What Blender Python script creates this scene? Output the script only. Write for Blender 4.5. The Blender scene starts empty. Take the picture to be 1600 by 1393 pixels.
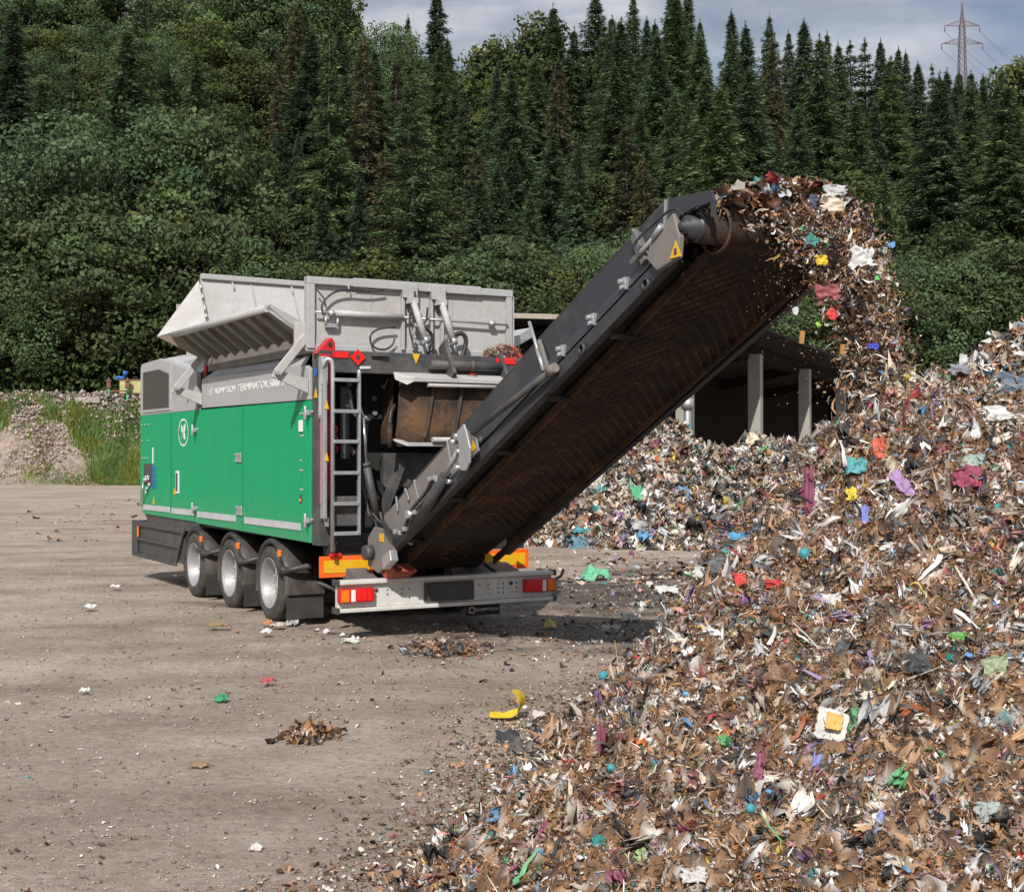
import bpy, math, random
import numpy as np
from mathutils import Vector, Matrix
rng = np.random.default_rng(7)
random.seed(5)
sc = bpy.context.scene
col = sc.collection
R = math.radians

# ------------------------------------------------------------------ camera
F = 2100.0; HC = 1.83; TH = R(29.7); PIT = math.atan(15.5 / F)
cam = bpy.data.cameras.new("camera"); camo = bpy.data.objects.new("camera", cam); col.objects.link(camo)
camo.location = (0, 0, HC); camo.rotation_euler = (R(90) + PIT, 0, 0)
cam.sensor_width = 36; cam.lens = F / 1600 * 36; cam.clip_start = .1; cam.clip_end = 4000
sc.camera = camo
sc.view_settings.view_transform = 'Standard'; sc.view_settings.look = 'None'; sc.view_settings.exposure = 0
ORG = Vector((-2.6465, 14.795, 0))
BV = Vector((math.cos(TH), math.sin(TH), 0)); AV = Vector((-math.sin(TH), math.cos(TH), 0))
CW = Vector((0, 0, HC))
def ray(px, py):
    x = (px - 800) / F; u = -(py - 696.5) / F
    c, s = math.cos(PIT), math.sin(PIT)
    return Vector((x, c - u * s, s + u * c))
def loc(P):
    d = P - ORG
    return (d.dot(BV), d.dot(AV), d.z)
def S(px, py, X=0.0):                       # survey a point of the machine's plane X = const
    r = ray(px, py); t = (X - (CW - ORG).dot(BV)) / r.dot(BV); return loc(CW + r * t)
def RR(px, py, Y):                          # survey a point of the machine's plane Y = const
    r = ray(px, py); t = (Y - (CW - ORG).dot(AV)) / r.dot(AV); return loc(CW + r * t)
def G(px, py, z=0.0):
    r = ray(px, py); t = (z - HC) / r.z; return CW + r * t

# ------------------------------------------------------------------ materials
MATS = {}
def nodes(name):
    m = bpy.data.materials.new(name); m.use_nodes = True
    nt = m.node_tree; bs = nt.nodes['Principled BSDF']
    return m, nt, bs
def link(nt, a, b): nt.links.new(a, b)
def noise(nt, vec, scale, detail=5, rough=.6):
    n = nt.nodes.new('ShaderNodeTexNoise'); n.inputs['Scale'].default_value = scale
    n.inputs['Detail'].default_value = detail; n.inputs['Roughness'].default_value = rough
    if vec: link(nt, vec, n.inputs['Vector'])
    return n.outputs['Fac']
def ramp(nt, fac, stops):
    r = nt.nodes.new('ShaderNodeValToRGB'); e = r.color_ramp.elements
    while len(e) < len(stops): e.new(.5)
    for i, (p, c) in enumerate(stops):
        e[i].position = p; e[i].color = c if len(c) == 4 else (*c, 1)
    link(nt, fac, r.inputs['Fac']); return r.outputs['Color']
def mixc(nt, fac, a, b, mode='MIX'):
    m = nt.nodes.new('ShaderNodeMix'); m.data_type = 'RGBA'; m.blend_type = mode
    for s, v in ((m.inputs[0], fac), (m.inputs[6], a), (m.inputs[7], b)):
        if isinstance(v, (int, float)): s.default_value = v
        elif isinstance(v, tuple): s.default_value = (*v, 1) if len(v) == 3 else v
        else: link(nt, v, s)
    return m.outputs[2]
def bump(nt, bs, h, strength, dist=.02):
    b = nt.nodes.new('ShaderNodeBump'); b.inputs['Strength'].default_value = strength; b.inputs['Distance'].default_value = dist
    link(nt, h, b.inputs['Height']); link(nt, b.outputs['Normal'], bs.inputs['Normal'])
def objco(nt):
    t = nt.nodes.new('ShaderNodeTexCoord'); return t.outputs['Object']
DUST = (.23, .19, .155)
def pm(name, c, rough=.5, metal=0., dirt=DUST, amt=.35, scale=2.2, bmp=.0, bscale=60, spec=.5, lo=.45, hi=.75, grime=None):
    if name in MATS: return MATS[name]
    m, nt, bs = nodes(name)
    co = objco(nt)
    n1 = noise(nt, co, scale, 8, .65)
    f = ramp(nt, n1, [(lo, (0, 0, 0)), (hi, (amt, amt, amt))])
    cc = mixc(nt, f, c, dirt)
    if grime:                                   # road dust rising from height grime[0] and fading out at grime[1]
        sp = nt.nodes.new('ShaderNodeSeparateXYZ'); link(nt, co, sp.inputs[0])
        mr = nt.nodes.new('ShaderNodeMapRange'); link(nt, sp.outputs['Z'], mr.inputs['Value'])
        mr.inputs['From Min'].default_value = grime[0]; mr.inputs['From Max'].default_value = grime[1]; mr.inputs['To Min'].default_value = grime[2]; mr.inputs['To Max'].default_value = 0
        mpp = nt.nodes.new('ShaderNodeMapping'); mpp.inputs['Scale'].default_value = (9, 9, 1.2); link(nt, co, mpp.inputs['Vector'])
        st = noise(nt, mpp.outputs['Vector'], 1.6, 6, .6)
        mm = nt.nodes.new('ShaderNodeMath'); mm.operation = 'MULTIPLY'; link(nt, mr.outputs[0], mm.inputs[0]); link(nt, ramp(nt, st, [(.35, (.2, .2, .2)), (.65, (1, 1, 1))]), mm.inputs[1])
        cc = mixc(nt, mm.outputs[0], cc, dirt)
    n2 = noise(nt, co, 23, 4)
    cc = mixc(nt, .5, cc, ramp(nt, n2, [(.3, (.82, .82, .82)), (.7, (1.12, 1.12, 1.12))]), 'MULTIPLY')
    link(nt, cc, bs.inputs['Base Color'])
    link(nt, ramp(nt, n1, [(.35, (rough,) * 3), (.75, (min(1, rough + .3),) * 3)]), bs.inputs['Roughness'])
    bs.inputs['Metallic'].default_value = metal
    bs.inputs['Specular IOR Level'].default_value = spec
    if bmp: bump(nt, bs, noise(nt, co, bscale, 6), bmp, .01)
    MATS[name] = m; return m
M = {}
M['green'] = pm('green_paint', (.0, .33, .13), .42, amt=.03, spec=.3, scale=1.6, grime=(.95, 1.4, .3), bmp=.12, bscale=1.3)
M['grey'] = pm('grey_paint', (.39, .395, .4), .42, amt=.3, scale=1.8)
M['hop'] = pm('light_grey_paint', (.43, .43, .425), .5, amt=.45, scale=1.5, dirt=(.26, .2, .15))
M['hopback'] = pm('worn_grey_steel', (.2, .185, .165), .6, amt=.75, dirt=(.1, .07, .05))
M['dark'] = pm('anthracite_paint', (.05, .052, .056), .45, amt=.4, scale=3)
M['conv'] = pm('conveyor_black_paint', (.034, .037, .044), .33, amt=.32, scale=3.5, dirt=(.14, .12, .10), lo=.5)
M['worn'] = pm('worn_conveyor_steel', (.19, .175, .165), .5, .1, amt=.7, scale=4, dirt=(.26, .215, .18))
M['black'] = pm('black_plastic', (.022, .022, .023), .42, amt=.25, scale=4, grime=(.1, .9, .4))
M['blackflap'] = pm('mud_flap_rubber', (.028, .026, .024), .6, amt=.45, scale=3, dirt=(.1, .085, .07))
M['tyre'] = pm('tyre_rubber', (.03, .028, .026), .8, amt=.75, scale=5, dirt=(.13, .11, .09), lo=.35, bmp=.2)
M['rim'] = pm('aluminium_rim', (.36, .36, .37), .45, .45, amt=.45, scale=9)
M['zinc'] = pm('galvanised_steel', (.5, .51, .53), .38, .7, amt=.35, scale=8, dirt=(.3, .29, .28))
M['chrome'] = pm('chrome', (.75, .76, .78), .12, 1., amt=.1)
M['red'] = pm('red_paint', (.5, .012, .02), .4, amt=.15)
M['redref'] = pm('red_reflector', (.75, .012, .01), .3, amt=.1)
M['orange'] = pm('orange_reflective', (.85, .13, .012), .35, amt=.12)
M['yellow'] = pm('yellow_reflective', (.72, .4, .01), .35, amt=.15)
M['white'] = pm('white_sticker', (.75, .75, .74), .5, amt=.1)
M['strip'] = pm('white_strip', (.5, .52, .54), .4, amt=.4, scale=5)
M['bumper'] = pm('bumper_paint', (.6, .6, .58), .42, amt=.4, scale=5, dirt=(.35, .3, .24))
M['blue'] = pm('blue_sticker', (.02, .12, .45), .5, amt=.1)
M['amber'] = pm('amber_lens', (.85, .2, .01), .2, amt=.05)
M['redlens'] = pm('red_lens', (.55, .01, .015), .18, amt=.05)
M['rust'] = pm('rusty_drum_steel', (.13, .07, .034), .65, .1, amt=.95, scale=2.6, dirt=(.028, .02, .015), bmp=.7, bscale=22, lo=.4, hi=.56)
M['inner'] = pm('dark_inner_steel', (.018, .018, .018), .6, amt=.4, scale=5, dirt=(.06, .05, .04))
M['hose'] = pm('hose_rubber', (.025, .025, .025), .4, amt=.25)
M['concrete'] = pm('concrete', (.33, .32, .29), .85, amt=.5, scale=1.2, bmp=.3, dirt=(.18, .16, .13))
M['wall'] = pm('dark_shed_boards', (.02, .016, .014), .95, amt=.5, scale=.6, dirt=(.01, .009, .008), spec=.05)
M['rooft'] = pm('shed_roofing', (.03, .027, .025), .95, amt=.4, scale=.8, spec=.05, dirt=(.09, .08, .07))
M['fascia'] = pm('weathered_fascia', (.36, .32, .26), .8, amt=.5)
M['wood'] = pm('wood', (.35, .22, .1), .8, amt=.5)
M['pyl'] = pm('pylon_steel', (.15, .11, .12), .6, amt=.3)
M['wire'] = pm('wire', (.1, .1, .12), .6, amt=.1)
M['mossgreen'] = pm('green_block', (.18, .25, .14), .85, amt=.5)
M['yellowpanel'] = pm('yellowish_panel', (.45, .42, .2), .8, amt=.6, scale=1.5, dirt=(.2, .17, .08))
M['rustpost'] = pm('rusty_steel', (.16, .07, .04), .8, amt=.6)
# belt
def belt_mat(name, dark):
    m, nt, bs = nodes(name); co = objco(nt)
    n = noise(nt, co, 3.0, 9, .7)
    c = ramp(nt, n, [(.34, (.03, .02, .015)), (.48, (.075, .045, .028)), (.6, (.14, .08, .045)), (.72, (.26, .15, .085))])
    c = mixc(nt, 1., c, (.3, .27, .25) if dark else (.68, .6, .54), 'MULTIPLY')
    n2 = noise(nt, co, 40, 5, .7)
    c = mixc(nt, .8, c, ramp(nt, n2, [(.3, (.45, .45, .45)), (.7, (1.5, 1.5, 1.5))]), 'MULTIPLY')
    link(nt, c, bs.inputs['Base Color']); bs.inputs['Roughness'].default_value = .75
    bump(nt, bs, n2, .5, .01); return m
M['belt'] = belt_mat('muddy_belt', True); M['cleat'] = belt_mat('muddy_cleats', False)
def attr_mat(name, rough=.6, trans=0., randtint=0., bmp=False, spec=.3):
    m, nt, bs = nodes(name)
    at = nt.nodes.new('ShaderNodeAttribute'); at.attribute_name = 'Col'
    c = at.outputs['Color']
    if randtint: c = mixc(nt, .14, c, (.08, .085, .055))
    if randtint:
        oi = nt.nodes.new('ShaderNodeObjectInfo')
        c = mixc(nt, 1.0, c, ramp(nt, oi.outputs['Random'], [(0, (1 - randtint, 1 - randtint * .8, 1 - randtint * .7)), (.5, (1, 1, 1)), (1, (1 + randtint * .7, 1 + randtint * .5, 1 - randtint * .2))]), 'MULTIPLY')
    link(nt, c, bs.inputs['Base Color']); bs.inputs['Roughness'].default_value = rough
    bs.inputs['Specular IOR Level'].default_value = spec
    if trans:
        out = nt.nodes['Material Output']; t = nt.nodes.new('ShaderNodeBsdfTranslucent'); link(nt, c, t.inputs['Color'])
        mx = nt.nodes.new('ShaderNodeMixShader'); mx.inputs[0].default_value = trans
        link(nt, bs.outputs[0], mx.inputs[1]); link(nt, t.outputs[0], mx.inputs[2]); link(nt, mx.outputs[0], out.inputs['Surface'])
    return m
M['debris'] = attr_mat('mixed_waste', .55, spec=.4)
M['leaf'] = attr_mat('foliage', .75, .3, .22, spec=.06)
M['grass'] = attr_mat('grass_blades', .6, .3)
M['bark'] = pm('bark', (.06, .052, .045), .9, amt=.5, scale=3)
M['stone'] = attr_mat('stones', .85)

# ------------------------------------------------------------------ object helpers
def obj(name, me, parent=None, mat=None):
    o = bpy.data.objects.new(name, me); col.objects.link(o)
    if mat: me.materials.append(mat)
    if parent: o.parent = parent
    return o
def tag(o, label=None, cat=None, group=None, kind=None):
    if label: o['label'] = label
    if cat: o['category'] = cat
    if group: o['group'] = group
    if kind: o['kind'] = kind
    return o
def empty(name, l=(0, 0, 0), rz=0.):
    o = bpy.data.objects.new(name, None); col.objects.link(o); o.location = l; o.rotation_euler = (0, 0, rz); o.empty_display_size = .2
    return o
class MB:
    def __init__(s): s.v = []; s.f = []; s.sm = []
    def add(s, vs, fs, smooth=False):
        b = len(s.v); s.v += [tuple(v) for v in vs]; s.f += [tuple(i + b for i in f) for f in fs]; s.sm += [smooth] * len(fs); return s
    def hexa(s, p):
        return s.add(p, [(0, 3, 2, 1), (4, 5, 6, 7), (0, 1, 5, 4), (1, 2, 6, 5), (2, 3, 7, 6), (3, 0, 4, 7)])
    def box(s, x0, x1, y0, y1, z0, z1):
        return s.hexa([(x0, y0, z0), (x1, y0, z0), (x1, y1, z0), (x0, y1, z0), (x0, y0, z1), (x1, y0, z1), (x1, y1, z1), (x0, y1, z1)])
    def prism(s, poly, ax, lo, hi):
        def P(q, w): return {'x': (w, q[0], q[1]), 'y': (q[0], w, q[1]), 'z': (q[0], q[1], w)}[ax]
        n = len(poly); vs = [P(q, lo) for q in poly] + [P(q, hi) for q in poly]
        return s.add(vs, [tuple(range(n))[::-1], tuple(range(n, 2 * n))] + [(i, (i + 1) % n, n + (i + 1) % n, n + i) for i in range(n)])
    def plate(s, poly, off):              # extruded arbitrary planar 3D polygon
        off = Vector(off); n = len(poly)
        vs = [Vector(q) for q in poly] + [Vector(q) + off for q in poly]
        return s.add(vs, [tuple(range(n))[::-1], tuple(range(n, 2 * n))] + [(i, (i + 1) % n, n + (i + 1) % n, n + i) for i in range(n)])
    def beam(s, a, b, w, h, up=(0, 0, 1)):
        a = Vector(a); b = Vector(b); d = (b - a).normalized(); up = Vector(up)
        if abs(d.dot(up)) > .98: up = Vector((0, 1, 0))
        r = d.cross(up).normalized() * (w / 2); u = r.cross(d).normalized() * (h / 2)
        return s.hexa([a - r - u, a + r - u, b + r - u, b - r - u, a - r + u, a + r + u, b + r + u, b - r + u])
    def tube(s, pts, r, n=10, cap=True):
        pts = [Vector(p) for p in pts]; vs = []; fs = []; rs = r if isinstance(r, (list, tuple)) else [r] * len(pts)
        pu = None
        for i, p in enumerate(pts):
            d = (pts[min(i + 1, len(pts) - 1)] - pts[max(i - 1, 0)]).normalized()
            u = (Vector((0, 0, 1)) if abs(d.z) < .95 else Vector((1, 0, 0))) if pu is None else pu
            sx = d.cross(u).normalized(); u = sx.cross(d).normalized(); pu = u
            for k in range(n):
                a = 2 * math.pi * k / n; vs.append(p + (sx * math.cos(a) + u * math.sin(a)) * rs[i])
        for i in range(len(pts) - 1):
            for k in range(n): fs.append((i * n + k, i * n + (k + 1) % n, (i + 1) * n + (k + 1) % n, (i + 1) * n + k))
        s.add(vs, fs, True)
        if cap:
            b = len(s.v) - len(vs); s.f += [tuple(b + k for k in range(n))[::-1], tuple(b + (len(pts) - 1) * n + k for k in range(n))]; s.sm += [False, False]
        return s
    def lathe(s, c, prof, ax='x', n=40, smooth=True):    # prof: (offset along axis, radius)
        vs = []; fs = []
        for (o, r) in prof:
            for k in range(n):
                a = 2 * math.pi * k / n; p, q = math.cos(a) * r, math.sin(a) * r
                vs.append({'x': (c[0] + o, c[1] + p, c[2] + q), 'y': (c[0] + p, c[1] + o, c[2] + q), 'z': (c[0] + p, c[1] + q, c[2] + o)}[ax])
        for i in range(len(prof) - 1):
            for k in range(n): fs.append((i * n + k, i * n + (k + 1) % n, (i + 1) * n + (k + 1) % n, (i + 1) * n + k))
        return s.add(vs, fs, smooth)
    def disc(s, c, r, off, n=20): # short cylinder along vector off
        return s.tube([c, Vector(c) + Vector(off)], r, n)
    def build_each(s, name, mat, parent=None, bev=0.):
        # one object per connected piece
        par = list(range(len(s.v)))
        def fd(i):
            while par[i] != i: par[i] = par[par[i]]; i = par[i]
            return i
        for f in s.f:
            a = fd(f[0])
            for q in f[1:]: par[fd(q)] = a
        gr = {}
        for fi, f in enumerate(s.f): gr.setdefault(fd(f[0]), []).append(fi)
        out = []
        for fs in gr.values():
            m = MB(); mp_ = {}
            for fi in fs:
                for q in s.f[fi]:
                    if q not in mp_: mp_[q] = len(m.v); m.v.append(s.v[q])
                m.f.append(tuple(mp_[q] for q in s.f[fi])); m.sm.append(s.sm[fi])
            out.append(m.build(name, mat, parent, bev))
        return out
    def build(s, name, mat, parent=None, bev=0., label=None):
        me = bpy.data.meshes.new(name); me.from_pydata(s.v, [], s.f); me.update()
        me.polygons.foreach_set('use_smooth', s.sm)
        o = obj(name, me, parent, M[mat] if isinstance(mat, str) else mat)
        if bev:
            b = o.modifiers.new('bevel', 'BEVEL'); b.width = bev; b.segments = 2; b.limit_method = 'ANGLE'; b.angle_limit = R(40)
        if label: o['label'] = label
        return o
def cat_curve(pts, n=6):
    pts = [Vector(p) for p in pts]; out = []
    for i in range(len(pts) - 1):
        p0 = pts[max(i - 1, 0)]; p1 = pts[i]; p2 = pts[i + 1]; p3 = pts[min(i + 2, len(pts) - 1)]
        for k in range(n):
            t = k / n
            out.append(.5 * ((2 * p1) + (p2 - p0) * t + (2 * p0 - 5 * p1 + 4 * p2 - p3) * t * t + (3 * p1 - p0 - 3 * p2 + p3) * t ** 3))
    return out + [pts[-1]]
def npmesh(name, verts, faces, colors=None, smooth=False):
    """verts (N,3); faces: list of (K,m) int arrays; colors (N,3) per vertex"""
    me = bpy.data.meshes.new(name)
    verts = np.asarray(verts, np.float32); me.vertices.add(len(verts)); me.vertices.foreach_set('co', verts.ravel())
    loops = np.concatenate([f.ravel() for f in faces]).astype(np.int32)
    tot = np.concatenate([np.full(len(f), f.shape[1], np.int32) for f in faces])
    me.loops.add(len(loops)); me.loops.foreach_set('vertex_index', loops)
    me.polygons.add(len(tot)); me.polygons.foreach_set('loop_start', np.concatenate([[0], np.cumsum(tot)[:-1]]).astype(np.int32))
    me.polygons.foreach_set('loop_total', tot)
    if smooth: me.polygons.foreach_set('use_smooth', np.ones(len(tot), bool))
    me.update(calc_edges=True)
    if colors is not None:
        a = me.color_attributes.new('Col', 'FLOAT_COLOR', 'POINT')
        c = np.ones((len(verts), 4), np.float32); c[:, :3] = colors; a.data.foreach_set('color', c.ravel())
    return me
def text_mesh(body, width, height, parent, origin, xd, yd, mat, name, bold=0., label=None):
    cu = bpy.data.curves.new('lettering', 'FONT'); cu.body = body; cu.offset = bold; cu.extrude = .002; cu.resolution_u = 3
    t = bpy.data.objects.new('tmp', cu); col.objects.link(t)
    bpy.context.view_layer.update()
    me = bpy.data.meshes.new_from_object(t.evaluated_get(bpy.context.evaluated_depsgraph_get()))
    bpy.data.objects.remove(t)
    co = np.zeros(len(me.vertices) * 3); me.vertices.foreach_get('co', co); co = co.reshape(-1, 3)
    mn = co.min(0); mx = co.max(0)
    sx = width / (mx[0] - mn[0]); sy = height / (mx[1] - mn[1])
    xd = np.array(xd, float); yd = np.array(yd, float); zd = np.cross(xd, yd)
    out = np.array(origin) + (co[:, :1] - mn[0]) * sx * xd + (co[:, 1:2] - mn[1]) * sy * yd + co[:, 2:3] * zd
    me.vertices.foreach_set('co', out.ravel()); me.update()
    me.materials.clear()
    o = obj(name, me, parent, M[mat])
    if label: o['label'] = label
    return o

# ------------------------------------------------------------------ light and sky
SUND = Vector((.10, .67, -.56)).normalized()       # direction light travels
sun = bpy.data.lights.new('sun', 'SUN'); sun.energy = 4.9; sun.angle = R(.6); sun.color = (1, .95, .88)
so = bpy.data.objects.new('sun', sun); col.objects.link(so); so.rotation_euler = SUND.to_track_quat('-Z', 'Y').to_euler()
w = bpy.data.worlds.new('World'); sc.world = w; w.use_nodes = True; nt = w.node_tree
bg = nt.nodes['Background']
sky = nt.nodes.new('ShaderNodeTexSky'); sky.sky_type = 'NISHITA'; sky.sun_disc = False
el = math.asin(-SUND.z); sky.sun_elevation = el; sky.sun_rotation = math.atan2(-SUND.x, -SUND.y)
sky.air_density = 1.2; sky.dust_density = 2
tc = nt.nodes.new('ShaderNodeTexCoord'); mp = nt.nodes.new('ShaderNodeMapping'); mp.inputs['Scale'].default_value = (1.6, 1.6, 5.5); mp.inputs['Location'].default_value = (.37, .1, .55)
link(nt, tc.outputs['Generated'], mp.inputs['Vector'])
cn = noise(nt, mp.outputs['Vector'], 1.9, 7, .55)
cn2 = noise(nt, mp.outputs['Vector'], 3.7, 5, .5)
cloud = ramp(nt, cn2, [(.34, (2.4, 2.95, 4.0)), (.48, (3.9, 4.3, 5.1)), (.62, (6.6, 6.7, 7.0))])
mask = ramp(nt, cn, [(.36, (.45, .45, .45)), (.56, (1, 1, 1))])
skc = mixc(nt, mask, sky.outputs['Color'], cloud)
link(nt, skc, bg.inputs['Color']); bg.inputs['Strength'].default_value = .105

# ------------------------------------------------------------------ noise helper in numpy
def vnoise(x, y, seed=0):
    xi = np.floor(x).astype(np.int64); yi = np.floor(y).astype(np.int64); xf = x - xi; yf = y - yi
    def h(a, b):
        n = (a * 374761393 + b * 668265263 + seed * 974711) & 0x7fffffff
        n = ((n ^ (n >> 13)) * 1274126177) & 0x7fffffff
        return ((n ^ (n >> 16)) & 0xffff) / 65535.0
    u = xf * xf * (3 - 2 * xf); v = yf * yf * (3 - 2 * yf)
    return (h(xi, yi) * (1 - u) + h(xi + 1, yi) * u) * (1 - v) + (h(xi, yi + 1) * (1 - u) + h(xi + 1, yi + 1) * u) * v
def fbm(x, y, oct=4, seed=0):
    s = 0; a = .5; t = 0
    for i in range(oct):
        s = s + a * vnoise(x * 2 ** i + 17.3 * i, y * 2 ** i - 9.1 * i, seed + i); t += a; a *= .5
    return s / t
def seg_dist(x, y, pts):
    """distance to polyline, interpolated 3rd value"""
    best = np.full(x.shape, 1e9); val = np.zeros(x.shape)
    for (a, b) in zip(pts[:-1], pts[1:]):
        dx, dy = b[0] - a[0], b[1] - a[1]; L = dx * dx + dy * dy
        t = np.clip(((x - a[0]) * dx + (y - a[1]) * dy) / L, 0, 1)
        d = np.hypot(x - a[0] - t * dx, y - a[1] - t * dy)
        v = a[2] + t * (b[2] - a[2]) if len(a) > 2 else t
        m = d < best; best = np.where(m, d, best); val = np.where(m, v, val)
    return best, val

# ------------------------------------------------------------------ terrain
def terrain(x, y):
    x = np.asarray(x, float); y = np.asarray(y, float)
    u = x / np.maximum(y, 1)
    px = 800 + u * F
    # bank at the back of the yard
    edge = 83.5 + 1.5 * np.sin(x * .23) + np.clip(-(px - 60) / 60, 0, 1) * 1.5
    bank = np.clip((y - edge) / 8, 0, 1); bank = bank * bank * (3 - 2 * bank) * 5.6
    top = np.interp(px, [-300, 300, 460, 600, 700, 720, 800, 900, 1050, 1250, 1400, 1600, 1900], [-70, -50, 0, 75, 120, 215, 190, 110, 90, 130, 175, 210, 230])
    hill_top = HC + (712 - top) / F * 172 - 11
    t = np.clip((y - 98) / 74, 0, 1); t = t ** 1.1
    hill = 5.6 + (hill_top - 5.6) * t + (fbm(x / 14, y / 14, 3, 5) - .5) * 5 * np.clip((y - 100) / 20, 0, 1)
    z = np.where(y < 98, bank, hill)
    rough = (fbm(x / 3.0, y / 3.0, 3, 8) - .5) * .9 * np.clip((y - edge) / 3, 0, 1)
    return z + rough
def grid(x0, x1, y0, y1, nx, ny):
    X, Y = np.meshgrid(np.linspace(x0, x1, nx), np.linspace(y0, y1, ny)); return X, Y
def grid_faces(nx, ny):
    i = np.arange(ny - 1)[:, None] * nx + np.arange(nx - 1)[None, :]
    return np.stack([i, i + 1, i + nx + 1, i + nx], -1).reshape(-1, 4)
# yard
def gmat():
    m, nt, bs = nodes('compacted_dirt')
    co = objco(nt)
    big = noise(nt, co, .22, 5, .55); mid = noise(nt, co, 1.3, 8, .65); fine = noise(nt, co, 14, 8, .75); grit = noise(nt, co, 75, 4, .7)
    mp = nt.nodes.new('ShaderNodeMapping'); mp.inputs['Scale'].default_value = (.45, 1.0, 1); mp.inputs['Rotation'].default_value = (0, 0, R(16)); link(nt, co, mp.inputs['Vector'])
    tr = noise(nt, mp.outputs['Vector'], .8, 6, .6)
    c = ramp(nt, mid, [(.3, (.33, .262, .212)), (.48, (.42, .348, .288)), (.68, (.49, .415, .35))])
    c = mixc(nt, .8, c, ramp(nt, big, [(.35, (.84, .82, .80)), (.65, (1.15, 1.14, 1.13))]), 'MULTIPLY')
    c = mixc(nt, .8, c, ramp(nt, tr, [(.36, (.74, .72, .70)), (.5, (1, 1, 1)), (.7, (1.08, 1.08, 1.08))]), 'MULTIPLY')
    c = mixc(nt, .75, c, ramp(nt, fine, [(.32, (.6, .58, .56)), (.52, (1, 1, 1)), (.72, (1.3, 1.3, 1.3))]), 'MULTIPLY')
    c = mixc(nt, .85, c, ramp(nt, grit, [(.28, (.62, .6, .58)), (.5, (1, 1, 1)), (.66, (1.08, 1.08, 1.08)), (.78, (1.45, 1.45, 1.45))]), 'MULTIPLY')
    mw = nt.nodes.new('ShaderNodeMapping'); mw.inputs['Rotation'].default_value = (0, 0, R(62)); mw.inputs['Location'].default_value = (3, 1, 0); link(nt, co, mw.inputs['Vector'])
    wv = nt.nodes.new('ShaderNodeTexWave'); wv.wave_type = 'BANDS'; wv.inputs['Scale'].default_value = .16; wv.inputs['Distortion'].default_value = 5; wv.inputs['Detail'].default_value = 3; wv.inputs['Detail Scale'].default_value = .35; link(nt, mw.outputs['Vector'], wv.inputs['Vector'])
    c = mixc(nt, .6, c, ramp(nt, wv.outputs['Fac'], [(.0, (.80, .79, .77)), (.12, (.88, .87, .86)), (.3, (1, 1, 1)), (1, (1.03, 1.03, 1.03))]), 'MULTIPLY')
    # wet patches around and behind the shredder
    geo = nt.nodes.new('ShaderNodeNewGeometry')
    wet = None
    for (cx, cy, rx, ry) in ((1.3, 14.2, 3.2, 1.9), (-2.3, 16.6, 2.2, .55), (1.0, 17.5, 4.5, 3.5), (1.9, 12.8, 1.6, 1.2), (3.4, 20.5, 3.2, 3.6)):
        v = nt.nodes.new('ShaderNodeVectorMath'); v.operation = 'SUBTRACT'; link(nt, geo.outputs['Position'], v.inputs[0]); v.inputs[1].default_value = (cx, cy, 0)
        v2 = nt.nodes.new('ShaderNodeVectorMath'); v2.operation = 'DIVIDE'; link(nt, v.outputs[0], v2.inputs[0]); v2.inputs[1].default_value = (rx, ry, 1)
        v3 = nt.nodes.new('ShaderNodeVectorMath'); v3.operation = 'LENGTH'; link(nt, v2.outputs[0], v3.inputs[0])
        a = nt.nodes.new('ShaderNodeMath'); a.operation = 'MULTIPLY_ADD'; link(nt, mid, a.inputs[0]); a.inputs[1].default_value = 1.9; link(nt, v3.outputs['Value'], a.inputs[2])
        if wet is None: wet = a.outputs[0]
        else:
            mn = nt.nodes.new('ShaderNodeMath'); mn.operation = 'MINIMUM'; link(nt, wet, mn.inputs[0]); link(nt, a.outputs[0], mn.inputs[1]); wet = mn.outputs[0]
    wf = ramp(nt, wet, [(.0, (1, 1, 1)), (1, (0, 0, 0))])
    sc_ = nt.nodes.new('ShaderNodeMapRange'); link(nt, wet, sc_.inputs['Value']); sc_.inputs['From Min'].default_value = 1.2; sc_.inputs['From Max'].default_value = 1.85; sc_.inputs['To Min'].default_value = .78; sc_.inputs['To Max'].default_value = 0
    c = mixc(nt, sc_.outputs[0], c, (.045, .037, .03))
    link(nt, c, bs.inputs['Base Color'])
    ro = nt.nodes.new('ShaderNodeMapRange'); link(nt, sc_.outputs[0], ro.inputs['Value']); ro.inputs['To Min'].default_value = .92; ro.inputs['To Max'].default_value = .45
    link(nt, ro.outputs[0], bs.inputs['Roughness']); bs.inputs['Specular IOR Level'].default_value = .25
    hh = mixc(nt, .35, fine, mixc(nt, .4, grit, tr))
    bump(nt, bs, hh, .9, .06)
    return m
M['ground'] = gmat()
def yard_h(x, y):
    f = np.clip((60 - y) / 30, 0, 1) * np.clip((y - 1) / 3, 0, 1)
    rut = (fbm(x * .35 + y * .12, y * 1.1 - x * .3, 3, 3) - .5) * .06
    return (rut + (fbm(x * 3, y * 3, 4, 9) - .5) * .03) * f
X, Y = grid(-14, 14, 1.0, 36, 420, 520)
Z = yard_h(X, Y) * np.clip((14 - np.abs(X)) / 1.5, 0, 1) * np.clip((36 - Y) / 2, 0, 1)
# drop the borders slightly below the far sheet so that it carries on seamlessly
me = npmesh('yard_ground', np.stack([X, Y, Z + .004], -1).reshape(-1, 3), [grid_faces(420, 520)], smooth=True)
tag(obj('yard_ground', me, None, M['ground']), kind='structure', label='compacted grey brown dirt of the yard')
m = MB(); m.add([(-1500, -800, -.05), (1500, -800, -.05), (1500, 3000, -.05), (-1500, 3000, -.05)], [(0, 1, 2, 3)])
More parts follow.
